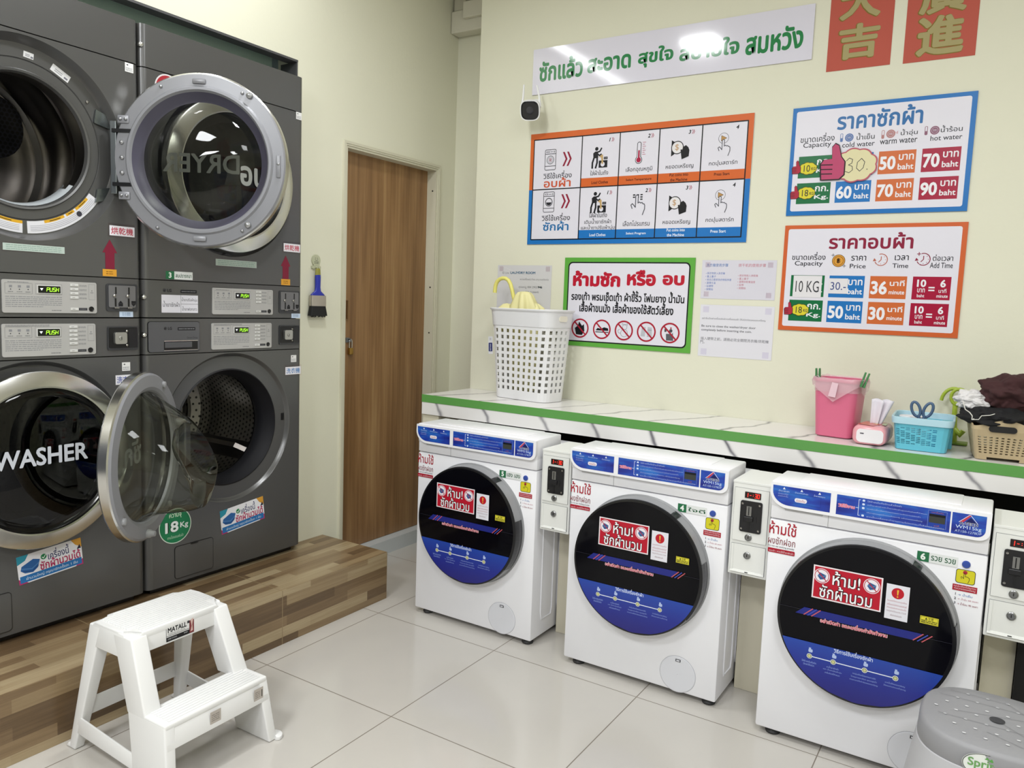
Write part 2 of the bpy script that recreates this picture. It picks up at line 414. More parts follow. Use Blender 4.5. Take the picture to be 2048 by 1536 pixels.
# platform
def uvbox(bm,axisu,axisv):
    uvl=bm.loops.layers.uv.verify()
    for f in bm.faces:
        n=f.normal
        for l in f.loops:
            c=l.vert.co
            if abs(n.z)>.5: l[uvl].uv=(c.y,c.x)
            elif abs(n.x)>.5: l[uvl].uv=(c.y,c.z+.011)
            else: l[uvl].uv=(c.x,c.z)
b=BM(); box(b,0.001,-3.2,.0005,.4118,-.2037,.2156); b.normal_update(); uvbox(b,0,0)
tag(obj('platform',b,PLANK),'low platform clad in wood-look plank tiles carrying the grey machines','platform')
# cable trunking high in the corner
b=BM(); box(b,.003,.69,2.785,.42,.764,2.90,0,.006); box(b,.096,.665,2.845,.42,.763,2.93,0,.006)
tag(obj('cable_trunking',b,mat('#d6d3c4',.45)),'cream cable trunking high in the corner above the wooden door','trunking')
b=BM(); box(b,.012,.70,2.902,.09,.764,2.999,0,.004); 
tag(obj('cable_trunking',b,mat('#c9c6b6',.45)),'narrow vertical trunking duct rising above the corner trunking to the ceiling','trunking')

# =================================================================== GREY STACKED MACHINES
MW=.7385; HW=MW/2; RC=.024; DEP=.72
def segment(bm,z0,z1,hole=None,mi=0,round_top=0):
    u=HW-RC
    sec=[(-HW,DEP)]+[(-u-RC*sin(rad(90-15*i)),RC-RC*cos(rad(90-15*i))) for i in range(0,7)]+[(u+RC*sin(rad(15*i)),RC-RC*cos(rad(15*i))) for i in range(0,7)]+[(HW,DEP)]
    sec=[(-HW,DEP)]
    for i in range(7): a=rad(180+15*i); sec.append((-u+RC*cos(a),RC+RC*sin(a)))
    for i in range(7): a=rad(270+15*i); sec.append((u+RC*cos(a),RC+RC*sin(a)))
    sec.append((HW,DEP))
    lo=[bm.verts.new((p[0],p[1],z0)) for p in sec]; hi=[bm.verts.new((p[0],p[1],z1)) for p in sec]
    n=len(sec)
    for i in range(n):
        j=(i+1)%n
        if hole and i==7: continue
        f=bm.faces.new((lo[i],lo[j],hi[j],hi[i])); f.material_index=mi
    bm.faces.new(lo[::-1]).material_index=mi; bm.faces.new(hi).material_index=mi
    if hole:
        cu,cv,r=hole; plate_hole(bm,-u,u,z0,z1,cu,cv,r,0,mi)
def uv_cyl(bm,faces,cu,cv,R):
    uvl=bm.loops.layers.uv.verify()
    for f in faces:
        cen=f.calc_center_median(); am=math.atan2(cen.z-cv,cen.x-cu)
        for l in f.loops:
            c=l.vert.co; a=math.atan2(c.z-cv,c.x-cu)
            if a-am>pi: a-=2*pi
            if am-a>pi: a+=2*pi
            l[uvl].uv=(a*R,c.y)
def uv_flat(bm,faces):
    uvl=bm.loops.layers.uv.verify()
    for f in faces:
        for l in f.loops: l[uvl].uv=(l.vert.co.x,l.vert.co.z)
SEG={'P':[(0,0),(0,1),(1,1),(1,.5),(0,.5)],'U':[(0,1),(0,0),(1,0),(1,1)],'S':[(1,1),(0,1),(0,.5),(1,.5),(1,0),(0,0)],'H':[[(0,0),(0,1)],[(0,.5),(1,.5)],[(1,0),(1,1)]],
     '1':[(.5,0),(.5,1)],'-':[(.1,.5),(.9,.5)],'3':[[(0,1),(1,1),(1,0),(0,0)],[(.2,.5),(1,.5)]],'0':[(0,0),(0,1),(1,1),(1,0),(0,0)]}
def segtext(s,t,cu,cv,w,h,c,th,slant=.12):
    n=len(t); cw=w/(n+(n-1)*.45)
    for i,ch in enumerate(t):
        x0=cu-w/2+i*cw*1.45
        if ch==':':
            for q in (.3,.7): s.crect(x0+cw*.5,cv-h/2+h*q,th,th,c)
            continue
        st=SEG[ch]; st=st if isinstance(st[0],list) else [st]
        for ln in st: s.line([(x0+a*cw+slant*h*(b-.5),cv-h/2+b*h) for a,b in ln],th,c)
GREEN_LED=mat('#a4f234',.5,0,1.1); RED_LED=mat('#ff2c20',.5,0,1.2)
def display_panel(root,u0,z0,u1,z1,nb,wash):
    """silver fascia with print, small screen and push buttons"""
    w,h=u1-u0,z1-z0; b=BM()
    prism(b,rrpts((u0+u1)/2,(z0+z1)/2,w,h,.006,4),-.004,.004); 
    p=obj('display_panel',b,SILV,root)
    s=Sheet(.0041,.0001); U=lambda f:u0+w*f; V=lambda f:z1-h*f
    s.ring(U(.13),V(.22),0,0,'#6d6d70',1)
    for a,bq in ((.03,.30),(.335,.61)): 
        s.line([(U(a),V(.1)),(U(bq),V(.1)),(U(bq),V(.42)),(U(a),V(.42))],.0007,'#77787b',True)
    for k in range(3):
        s.crect(U(.085+.087*k),V(.2),.009,.007,'#85868a'); s.circ(U(.085+.087*k),V(.29),.0018,'#3a3a3e',n=10); s.micro(U(.085+.087*k),V(.365),.016,.004,1,'#77787b',seed=k)
    if wash: s.micro(U(.26),V(.055),.13,.007,2,'#75767a',seed=9)
    s.micro(U(.16),V(.07),.06,.004,1,'#75767a',seed=8)
    s.micro(U(.32),V(.66),w*.58,h*.36,6,'#8a8b8e',.42,5,False); s.micro(U(.55),V(.92),.03,.004,1,'#5b5c60',seed=3)
    n=6 if wash else 5
    for k in range(nb-1): s.micro(U(.845),V(.1+.133*k+.02),.024,.006,2,'#76777b',seed=k+20)
    s.line([(U(.91),V(.06)),(U(.98),V(.06)),(U(.98),V(.56)),(U(.91),V(.56))],.0007,'#77787b',True)
    s.micro(U(.945),V(.33),.010,.004,1,'#77787b',seed=2); s.circ(U(.945),V(.27),.002,'#77787b',n=8)
    s.crect(U(.84),V(.87),w*.1,.0085,'#3b3b40'); s.micro(U(.84),V(.87),w*.07,.003,1,'#77787b',seed=4)
    s.build('panel_print',p)
    b=BM(); cx,cz=U(.475),V(.27)
    prism(b,rrpts(cx,cz,w*.25,h*.255,.002),-.0062,-.0042,0); prism(b,rrpts(cx,cz,w*.235,h*.22,.001),-.0066,-.006,1)
    sc=obj('screen',b,[mat('#d4d4d2',.4),mat('#0a0d0c',.2)],p)
    s=Sheet(.0068); segtext(s,'PUSH',cx+.010,cz,.036,.0115,GREEN_LED,.0016); s.poly([(cx-.029,cz+.004),(cx-.019,cz+.004),(cx-.024,cz-.004)],mat('#e8eef0',.5,0,.6)); s.build('screen_digits',p)
    for k in range(nb):
        v=V(.1+.133*k) if k<nb-1 else V(.87)
        b=BM(); box(b,U(.70),-.0065,v-.0042,U(.79),-.004,v+.0042,0,.0008,1); box(b,U(.72),-.0067,v-.0006,U(.75),-.0064,v+.0006,1)
        obj('button',b,[mat('#cfcfcd',.4),mat('#6b6b6e',.5)],p)
    b=BM(); lathe(b,[(.0085,-.0045),(.0085,-.006),(.007,-.006),(.006,-.005)],U(.935),V(.86),20,0,False,True); obj('sensor',b,BLACK,p)
    return p
def coin_slots(root,u0,z0,u1,z1):
    b=BM(); w,h=u1-u0,z1-z0; cx,cz=(u0+u1)/2,(z0+z1)/2
    prism(b,rrpts(cx,cz,w,h,.008),-.003,.004,0); prism(b,rrpts(cx-.001,cz+.004,w*.86,h*.8,.005),-.006,-.002,1)
    p=obj('coin_plate',b,[GREYD,mat('#77777a',.35,.4)],root)
    for k in (0,1):
        x=cx-w*.22+k*w*.42
        b=BM(); box(b,x-.002,-.0068,cz+.012,x+.003,-.0059,cz+.036); box(b,x-.004,-.0068,cz-.03,x+.002,-.0059,cz-.002); obj('coin_slot',b,BLACK,p)
        b=BM(); lathe(b,[(.0055,-.006),(.005,-.010),(.002,-.012)],x-.006,cz+.006,14,0,False,True); box(b,x-.008,-.013,cz-.037,x+.009,-.006,cz-.033,0,.001)
        obj('reject_button',b,STEEL,p)
        s=Sheet(.0062); y=cz-.02; q=1 if k==0 else -1
        s.poly([(x+.008,y),(x+.026,y),(x+.017,y+.010*q)],'#1c1c20'); s.crect(x+.017,y-.005*q,.016,.009,'#1c1c20'); s.build('arrow_mark',p)
def lock_plate(root,u0,z0,u1,z1):
    b=BM(); w,h=u1-u0,z1-z0; cx,cz=(u0+u1)/2,(z0+z1)/2
    prism(b,rrpts(cx,cz,w,h,.006),-.004,.004,0); prism(b,rrpts(cx,cz+.002,w*.93,h*.86,.004),-.0055,-.003,1); box(b,cx+w*.17,-.0062,cz-h*.4,cx+w*.46,-.005,cz+h*.42,2)
    p=obj('coin_lock_plate',b,[GREYD,BLACK,mat('#1a1a1f',.2)],root)
    b=BM(); prism(b,rrpts(cx-w*.13,cz+.001,.043,.04,.006),-.016,-.005,0,.002); lathe(b,[(.008,-.0165),(.007,-.019)],cx-w*.13,cz+.001,16,0,False,True); box(b,cx-w*.13-.001,-.0195,cz-.005,cx-w*.13+.001,-.018,cz+.005,1)
    obj('lock',b,[mat('#b9b9b6',.35,.9),BLACK],p)
    b=BM()
    for q in (-1,1): lathe(b,[(.0045,-.006),(.004,-.009),(.001,-.0105)],cx+w*.1,cz+q*h*.3,12,0,False,True)
    obj('rivet',b,STEEL,p)
def small_cert(root,u,z):
    s=Sheet(.0006); s.crect(u,z,.030,.030,'#e6e6e6'); s.poly([(u-.010,z+.008),(u-.006,z+.011),(u-.002,z+.008),(u-.006,z+.005)],'#55565a'); s.micro(u,z-.006,.024,.012,3,'#8a8a90',seed=3)
    s.build('certificate_sticker',root)
def cjk_label(root,t,c,u0,z0,u1,z1,film=True):
    s=Sheet(.0006,rough=.25)
    d=max(0,u1-.361); u0-=d; u1-=d
    if film: s.rect(u0-.006,z0-.006,u1+.004,z1+.008,FILM)
    s.rect(u0,z0,u1,z1,'#e4e3ea'); s.text(t,(u0+u1)/2,(z0+z1)/2,(u1-u0)*.88,(z1-z0)*.72,c,.012); s.build('name_sticker',root)
def duvet_sticker(root,cu,cv,w,rot):
    """tilted sticker showing a folded blue duvet"""
    h=w*.46; s=Sheet(0,rough=.3)
    s.rect(-w/2,-h/2,w/2,h/2,'#e8e8f0')
    s.poly([(-w/2,h/2),(-w*.32,h/2),(-w*.38,h*.3),(-w/2,h*.2)],'#2f8fa8'); s.poly([(w/2,h/2),(w*.34,h/2),(w*.4,h*.3),(w/2,h*.15)],'#d29a3c')
    s.poly([(w*.42,h*.12),(w*.49,h*.12),(w*.47,h*.28)],'#22243a')
    s.poly([(-w/2,-h/2),(-w*.36,-h/2),(-w*.44,-h*.38),(-w/2,-h*.3)],'#b0306a'); s.poly([(w/2,-h/2),(w*.38,-h/2),(w*.42,-h*.36),(w/2,-h*.28)],'#b0306a')
    s.rect(-w*.48,-h*.46,w*.48,-h*.22,'#2a6fb0')
    s.poly([(-w*.46,-h*.02),(-w*.44,h*.12),(-w*.26,h*.28),(-w*.16,h*.2),(-w*.2,-h*.06),(-w*.28,-h*.18),(-w*.4,-h*.14)],'#2f62a2')
    s.line([(-w*.44,h*.04),(-w*.29,-h*.05),(-w*.18,h*.1)],.002,'#5f8fc4'); s.line([(-w*.43,-h*.06),(-w*.29,-h*.13),(-w*.19,0)],.002,'#1d3f74')
    s.circ(-w*.1,h*.24,w*.045,'#23804e'); s.line([(-w*.125,h*.24),(-w*.105,h*.19),(-w*.07,h*.29)],.002,'#ffffff')
    s.text('เครื่องนี้',w*.13,h*.25,w*.33,h*.36,'#2a2f66',.01); s.text('ซักผ้านวมได้',w*.15,-h*.05,w*.64,h*.33,'#b0245a',.02)
    s.text('ผ้านวมใหญ่ กรุณาซักครั้งละ 1 ผืน',w*.01,-h*.34,w*.8,h*.17,'#d8e6f4',.0)
    o=s.build('duvet_sticker',root,(cu,-.0006,cv),(0,-rot,0))
    tag(o,'sticker with a folded blue duvet')
def lg_badge(s,u,z,h):
    s.circ(u,z,h*.55,'#26262a'); s.ring(u,z,h*.3,h*.38,'#6a6a6e',16,-90,180); s.text('LG',u+h*1.75,z,h*1.5,h,'#1e1e22',.03)

def base_feet(root,zb):
    b=BM(); box(b,-HW+.03,.03,zb,HW-.03,DEP-.02,zb+.05)
    obj('plinth',b,BLACK,root)
def washer_drum(root,cz):
    b=BM()
    lathe(b,[(.237,.017),(.232,.014),(.226,.03),(.212,.06),(.206,.09),(.214,.12),(.225,.13)],0,cz,72,0)
    obj('door_gasket',b,RUBBER,root,smooth=60)
    b=BM()
    v=lathe(b,[(.214,.125),(.236,.14),(.262,.15)],0,cz,72,1)
    vs=lathe(b,[(.262,.15),(.262,.56)],0,cz,72,0); uv_cyl(b,[f for f in b.faces if f.material_index==0],0,cz,.262)
    vb=lathe(b,[(.262,.56),(.15,.575),(.14,.56),(.06,.565)],0,cz,72,2,False,True); uv_flat(b,[f for f in b.faces if f.material_index==2])
    for f in b.faces: f.normal_flip()
    d=obj('drum',b,[HOLES,STEEL,HOLEB],root,smooth=50)
    for k in range(3):
        a=rad(205+120*k); b=BM(); c,s_=cos(a),sin(a)
        pts=[]
        rings=[]
        for y in (.16,.2,.36,.52,.555):
            hh=.055 if .17<y<.53 else .012; ww=.045
            rings.append([( (.262*c - t*s_) if abs(t)>ww*.9 else ((.262-hh)*c-t*.45*s_), y, cz+((.262*s_+t*c) if abs(t)>ww*.9 else ((.262-hh)*s_+t*.45*c))) for t in (-ww,-ww*.5,ww*.5,ww)])
        loft(b,rings,0,True,True,False); obj('drum_lifter',b,mat('#24262c',.3) if k==0 else DRUMD,d,smooth=40)
    b=BM()
    for rr,yy in ((.17,.553),(.2,.556)):
        lathe(b,[(rr-.008,yy),(rr,yy-.012),(rr+.008,yy)],0,cz,72)
    obj('drum_ridge',b,STEEL,d,smooth=60)
def door_frame(name,root,hinge,side,R,angle,cz,hy,mats,inner):
    """round door; back plate at y=0, outer face at -y, hinge axis at the origin"""
    cu=side*(R-.003)
    b=BM()
    inn=.236 if inner=='wash' else .238
    lathe(b,[(R*.985,-.002),(R,-.006),(R,-.03)],cu,0,96,1); lathe(b,[(R,-.03),(R-.002,-.034),(R-.006,-.036),(.238,-.047),(.233,-.045),(.230,-.03)],cu,0,96,0)
    if inner=='wash':
        lathe(b,[(R*.985,-.002),(R*.96,.004),(.232,.006),(.222,.001),(.216,-.008)],cu,0,96,2)
    else:
        lathe(b,[(R*.985,-.002),(R*.97,.004),(.246,.006),(.240,.013),(.232,.013),(.226,.004)],cu,0,96,2); lathe(b,[(.226,.004),(.205,-.022),(.198,-.026)],cu,0,96,3)
    for f in b.faces: f.normal_flip()
    o=obj(name,b,[CHROME,CHROME,GREYP,mat('#4a4858',.35)],root,(hinge,hy,cz),24,(0,0,angle))
    return o,cu

def grey_washer(name,yc,label,open_door):
    root=empty(name,(.0857,yc,.2156),rad(90),label,'washing machine','lower grey front-load washers'); z=lambda v:v-.2156
    CZ=.813-.2156
    b=BM(); segment(b,z(.242),z(1.1168),(0,CZ,.3005)); 
    lathe(b,[(.3005,0),(.297,.003),(.293,.011),(.288,.016),(.236,.018)],0,CZ,96,0)
    o=obj('cabinet',b,GREY,root,smooth=35)
    b=BM(); segment(b,z(1.1205),z(1.2495)); obj('control_fascia',b,GREY,root,smooth=35)
    b=BM(); box(b,-HW+.008,.008,z(1.1),HW-.008,.1,z(1.2492)); obj('inner_frame',b,SEAM,root)
    base_feet(root,.002)
    washer_drum(root,CZ)
    display_panel(root,-.092,z(1.1295),.198,z(1.2320),6,True)
    lock_plate(root,.240,z(1.140),.350,z(1.222))
    b=BM(); prism(b,rrpts(-.172,z(.32),.170,.128,.012),-.002,.004,0); prism(b,rrpts(-.172,z(.32),.166,.124,.011),-.0025,-.001,1); box(b,-.187,-.005,z(.378),-.157,-.002,z(.384),0)
    obj('filter_flap',b,[SEAM,GREY],root)
    if open_door:
        d,cu=door_frame('door',root,-.269,1,.282,rad(-144.8),z(.80),-.057,None,'wash')
        b=BM(); n=72; rings=[]
        for r,dep,sh,sl in ((.222,.0,0,0),(.205,.02,0,0),(.19,.055,-.004,.02),(.178,.10,-.012,.05),(.160,.150,-.02,.09),(.146,.172,-.025,.12),(.13,.170,-.026,.16)):
            rings.append([(cu+r*cos(2*pi*i/n), dep - sl*.45*max(-.2,sin(2*pi*i/n))*1.0, sh+r*.97*sin(2*pi*i/n)) for i in range(n)])
        cen=[(cu+.07*cos(2*pi*i/n), .135-.05*sin(2*pi*i/n), -.02+.075*sin(2*pi*i/n)) for i in range(n)]
        rings+= [cen]
        loft(b,rings,0,False,True); obj('door_glass',b,GLASSC,d,smooth=40)
        b=BM(); lathe(b,[(.235,-.035),(.1,-.042),(.001,-.044)],cu,0,72); obj('outer_window',b,GLASSC,d,smooth=60)
        s=Sheet(.046); s.text('ซัก',cu+.005,.012,.125,.085,'#8e9094',.02); s.build('window_lettering',d)
        for a in (62,18,-52,-95,-140):
            b=BM(); c,q=cu+.258*cos(rad(180-a)),.258*sin(rad(180-a))
            lathe(b,[(.015,.003),(.014,.015),(.011,.018),(.009,.03),(.006,.031)] if a in (-95,18) else [(.012,.003),(.011,.012),(.006,.014)],c,q,16,0,False,True)
            for f in b.faces: f.normal_flip()
            obj('stop_pad',b,mat('#97989c',.4),d,smooth=40)
        b=BM(); box(b,-.03,-.02,-.09,.02,.03,.09,0,.006); obj('hinge',b,mat('#6d6e72',.3,.6),d)
        for zz in (.10,.06,-.06,-.10): b=BM(); lathe(b,[(.006,.016),(.005,.012),(.002,.010)],-.281,CZ+zz*1.0,12,0,False,True); obj('hinge_screw',b,STEEL,root)
        b=BM(); box(b,.268,.014,CZ+.0,.282,.022,CZ+.03,0); 
        obj('door_latch',b,BLACK,root)
    else:
        d,cu=door_frame('door',root,-.282,1,.285,0,z(.80),-.012,None,'wash')
        b=BM(); lathe(b,[(.236,-.030),(.232,-.036),(.205,-.040)],cu,0,72,1); lathe(b,[(.205,-.040),(.1,-.047),(.001,-.049)],cu,0,72,0)
        for f in b.faces: f.normal_flip()
        obj('door_glass',b,[GLASSD,GLASSD],d,smooth=60)
        b=BM(); lathe(b,[(.216,.004),(.19,.03),(.175,.1),(.15,.13),(.001,.14)],cu,0,72); obj('inner_bowl',b,m_glass('smoked_bowl_glass','#b9bab6',1.3),d,smooth=60)
        s=Sheet(.052); s.text('WASHER',cu-.012,.018,.285,.058,'#c4c8d2',.025); s.build('window_lettering',d)
    return root
zd_=lambda v:v-1.795
def grey_dryer(name,yc,label,open_door):
    root=empty(name,(.0857,yc,1.2535),rad(90),label,'clothes dryer','upper grey tumble dryers'); z=lambda v:v-1.2535
    CZ=z(1.800)
    b=BM(); segment(b,z(1.390),z(2.1153),(0,CZ,.308))
    lathe(b,[(.308,0),(.303,.008),(.296,.026),(.289,.036),(.246,.036),(.244,.039),(.241,.036),(.214,.036),(.210,.030),(.204,.032),(.200,.045)],0,CZ,96,0)
    obj('cabinet',b,GREY,root,smooth=35)
    b=BM(); segment(b,z(2.1190),z(2.262)); obj('top_cover',b,GREY,root,smooth=35)
    b=BM(); segment(b,z(1.2535),z(1.3866)); obj('control_fascia',b,GREY,root,smooth=35)
    for za,zb in ((1.37,1.42),(2.105,2.13)): b=BM(); box(b,-HW+.008,.008,z(za),HW-.008,.09,z(zb)); obj('inner_frame',b,SEAM,root)
    # drum
    b=BM(); lathe(b,[(.200,.045),(.204,.10),(.215,.13),(.31,.14),(.33,.15),(.33,.22),(.322,.23),(.33,.24),(.33,.34),(.322,.35),(.33,.36),(.33,.48),(.322,.49),(.318,.55)],0,CZ,72,0)
    lathe(b,[(.318,.55),(.30,.565),(.28,.56),(.001,.56)],0,CZ,72,1)
    for f in b.faces: f.normal_flip()
    d=obj('drum',b,[DRUMD,STEEL],root,smooth=50)
    b=BM(); prism(b,[(p[0],p[1]) for p in rrpts(0,CZ+.118,.50,.225,.10)],.545,.559,0,.004); b.normal_update(); uv_flat(b,b.faces[:]); obj('drum_vent',b,HEXB,d)
    for k in range(3):
        a=rad(75+120*k); c,s_=cos(a),sin(a); b=BM(); rings=[]
        for y in (.16,.2,.45,.5):
            hh=.06 if .17<y<.47 else .01; ww=.05
            rings.append([((.325*c-t*s_) if abs(t)>ww*.9 else ((.325-hh)*c-t*.3*s_),y,CZ+((.325*s_+t*c) if abs(t)>ww*.9 else ((.325-hh)*s_+t*.3*c))) for t in (-ww,-ww*.5,ww*.5,ww)])
        loft(b,rings,0,True,True,False); obj('drum_lifter',b,mat('#15151a',.35),d,smooth=40)
    b=BM(); lathe(b,[(.199,.047),(.192,.06),(.188,.09),(.196,.10)],0,CZ,60,0)
    keep=[f for f in b.faces if f.calc_center_median().z<CZ-.12]; bmesh.ops.delete(b,geom=[f for f in b.faces if f not in keep],context='FACES')
    obj('lint_cover',b,mat('#b3b9be',.4),root,smooth=60)
    display_panel(root,-.088,z(1.2665),.204,z(1.3685),5,False)
    coin_slots(root,.238,z(1.274),.350,z(1.368))
    # ring labels round the porthole
    def ringlabel(a0,a1,cols):
        s=Sheet(-.0358,.0001,.3); s.arcband(0,CZ,.247,.285,a0,a1,'#dcdce2')
        for (p,q) in cols: s.arcband(0,CZ,.247,.256,a0+(a1-a0)*p,a0+(a1-a0)*q,'#d9a62e',10)
        for r in (.261,.266,.271,.276): s.arcband(0,CZ,r,r+.0014,a0+2,a1-2,'#a9a9b2',16)
        for r in (.2515,): 
            for (p,q) in cols: s.arcband(0,CZ,r-.001,r+.0015,a0+(a1-a0)*(p+.25*(q-p)),a0+(a1-a0)*(p+.8*(q-p)),'#5d4a1c',8)
        return s
    s=ringlabel(272,327,[(.22,.5),(.53,.66),(.69,.92)]); s.circ(.247*cos(rad(310))*1.09,CZ+.247*sin(rad(310))*1.09,.009,'#3a3a44'); s.build('ring_label',root)
    ringlabel(232,269,[(0,1)]).build('ring_label',root)
    for (ang,l,hh) in ((62,.062,.023),(84,.03,.018)):
        s=Sheet(-.0358,.0001,.3); t=rad(ang); s2=[(.262*cos(t),CZ+.262*sin(t))]; cx,cz=s2[0]; ux,uz=-sin(t),cos(t)
        q=[(cx+ux*l/2*e+cos(t)*hh/2*f,cz+uz*l/2*e+sin(t)*hh/2*f) for e,f in ((1,-1),(-1,-1),(-1,1),(1,1))]; s.poly(q,'#dadadc')
        for k in (-.2,.05): s.line([(cx+ux*l*.3+cos(t)*hh*k,cz+uz*l*.3+sin(t)*hh*k),(cx-ux*l*.1+cos(t)*hh*k,cz-uz*l*.1+sin(t)*hh*k)],.0025,'#8e8e92')
        s.line([(cx-ux*l*.25-cos(t)*.004,cz-uz*l*.25-sin(t)*.004),(cx-ux*l*.4-cos(t)*.004,cz-uz*l*.4-sin(t)*.004)],.006,'#777780')
        s.build('porthole_label',root)
    b=BM(); lathe(b,[(.006,.036),(.005,.031),(.002,.029)],.262*cos(rad(38)),CZ+.262*sin(rad(38)),12,0,False,True); obj('cabinet_screw',b,STEEL,root)
    hy=-.010
    d,cu=door_frame('door',root,.268,-1,.290 if open_door else .288,rad(124.6) if open_door else 0,z(1.79) if open_door else z(1.795),hy if open_door else -.012,None,'dry')
    b=BM()
    if open_door:
        lathe(b,[(.198,-.026),(.19,-.018),(.175,.0),(.14,.022),(.09,.034),(.001,.04)],cu,0,72); obj('door_glass',b,GLASSC,d,smooth=60)
        b=BM(); lathe(b,[(.234,-.03),(.15,-.037),(.001,-.042)],cu,0,72); obj('outer_window',b,SMOKE,d,smooth=60)
        s=Sheet(.0435); s.text('DRYER',cu+.012,.0,.26,.064,'#a2a4a6',.02); s.build('window_lettering',d)
        for q in (1,-1):
            b=BM(); box(b,-.055,.005,q*.125-.013,-.018,.0095,q*.125+.013,0,.004); obj('screw_recess',b,GREYP,d,smooth=40)
            b=BM(); box(b,-.062,.003,q*.088-.006,.002,.0085,q*.088+.006); obj('hinge_gap',b,BLACK,d)
            b=BM(); box(b,cu-.022,.004,q*.259-.009,cu+.022,.014,q*.259+.009,0,.005); obj('stop_pad',b,GREYP,d,smooth=40)
        b=BM(); box(b,cu-.270,.004,-.045,cu-.256,.010,.03,0,.003); obj('latch_plate',b,GREYP,d,smooth=40)
        SC=mat('#a5a6aa',.3,.8)
        def back_screw(x,zq,r,h):
            b=BM(); lathe(b,[(r,.005),(r*.88,.005+h*.7),(r*.3,.005+h)],x,zq,14,0,False,True)
            for f in b.faces: f.normal_flip()
            obj('door_screw',b,SC,d,smooth=50)
        for (a,r_,kk) in ((62,.268,1),(122,.268,1),(127,.276,2),(238,.268,1),(302,.268,1),(232,.262,2),(180,.263,1)):
            back_screw(cu+r_*cos(rad(a)),r_*sin(rad(a)),.0056*kk,.007+.006*(kk-1))
        for q in (.05,0,-.05): back_screw(-.03,q,.0075,.0085)
        for q in (.125,-.125):
            for x in (-.028,-.046): back_screw(x,q,.006,.012)
        b=BM(); box(b,-.010,-.010,-.12,.010,.004,.12,0,.002); obj('hinge',b,mat('#8f9598',.25,.9),d)
        for q in (1,-1):
            b=BM(); hexa(b,[(.225,.027,CZ-.01+q*.13-.022),(.285,.027,CZ-.01+q*.115-.02),(.285,.027,CZ-.01+q*.115+.02),(.232,.027,CZ-.01+q*.13+.022)],[(.225,.034,CZ-.01+q*.13-.022),(.285,.034,CZ-.01+q*.115-.02),(.285,.034,CZ-.01+q*.115+.02),(.232,.034,CZ-.01+q*.13+.022)]); obj('hinge_plate',b,mat('#7d8486',.25,.9),root)
    else:
        lathe(b,[(.236,-.030),(.205,-.040),(.1,-.047),(.001,-.049)],cu,0,72)
        for f in b.faces: f.normal_flip()
        obj('door_glass',b,GLASSD,d,smooth=60)
        s=Sheet(.052); q=(0.0738,1.8019); s.text('อบ',q[0]-.288+.576+cu-.288+.0 if False else q[0]-.288,zd_(q[1]),.12,.075,'#d6d8dc',.03); s.build('window_lettering',d)
    return root
T1W=grey_washer('washing_machine',-1.530,'grey washer with its round chrome door shut reading WASHER, under the open-door dryer',False)
T2W=grey_washer('washing_machine',-.787,'grey washer with its glass door hanging open, beside the wooden door',True)
T1D=grey_dryer('clothes_dryer',-1.530,'grey dryer with a bare open drum and its round door swung out over the neighbour',True)
T2D=grey_dryer('clothes_dryer',-.787,'grey dryer with its porthole shut, half hidden behind the swung-open door',False)
zw=lambda v:v-.2156
zd=lambda v:v-1.2535
def shiftz(t,dz): return (t[0],t[1]-dz,t[2],t[3]-dz)
# T2 washer: drawer, stickers
b=BM(); prism(b,rrpts(-.249,zw(1.1825),.212,.113,.010),-.001,.004,0); prism(b,rrpts(-.249,zw(1.1825),.208,.109,.009),-.003,0,1)
dr=obj('detergent_drawer',b,[SEAM,mat('#606166',.3,.35)],T2W)
b=BM(); prism(b,rrpts(-.223,zw(1.150),.140,.038,.006),-.0035,-.003,2); box(b,-.293,-.006,zw(1.165),-.153,-.003,zw(1.169),1,.001); box(b,-.293,-.005,zw(1.131),-.153,-.003,zw(1.134),1,.001); box(b,-.29,-.005,zw(1.142),-.178,-.0034,zw(1.163),0,.001)
obj('handle',b,[mat('#5a5b60',.3,.3),CHROME,BLACK],dr)
s=Sheet(.0032); lg_badge(s,-.287,zw(1.2135),.0105); s.crect(-.200,zw(1.2115),.074,.011,'#1c1c20'); s.micro(-.200,zw(1.2115),.066,.006,1,'#8b8b90',seed=2); s.text('Direct Drive',-.176,zw(1.178),.044,.007,'#37383c'); s.build('drawer_print',dr)
s=Sheet(.0004); lg_badge(s,-.287,zd(1.352),.011); s.crect(-.188,zd(1.350),.068,.012,'#1c1c20'); s.micro(-.188,zd(1.35),.06,.006,1,'#77777c',seed=2); s.build('fascia_print',T2D)
s=Sheet(.0006,rough=.3); u0,v0,u1,v1=-0.2997,1.2709,-0.1490,1.3360; 
v0,v1=zd(v0),zd(v1); s.rect(u0,v0,u1,v1,'#dddce6'); um=u0+(u1-u0)*.52; vm=(v0+v1)/2
s.line([(um,v0),(um,v1)],.0012,'#77777c'); s.line([(um,vm),(u1,vm)],.0012,'#77777c')
s.text('น้ำยาซักผ้า',(u0+um)/2,vm,(um-u0)*.86,(v1-v0)*.34,'#2c2c34'); s.text('น้ำยาปรับผ้านุ่ม',(um+u1)/2,(vm+v1)/2,(u1-um)*.9,(v1-v0)*.27,'#2c2c34'); s.text('น้ำยาฟอกขาว',(um+u1)/2,(vm+v0)/2,(u1-um)*.86,(v1-v0)*.25,'#2c2c34'); tag(s.build('text_sticker',T2D),'white sticker naming three detergents')
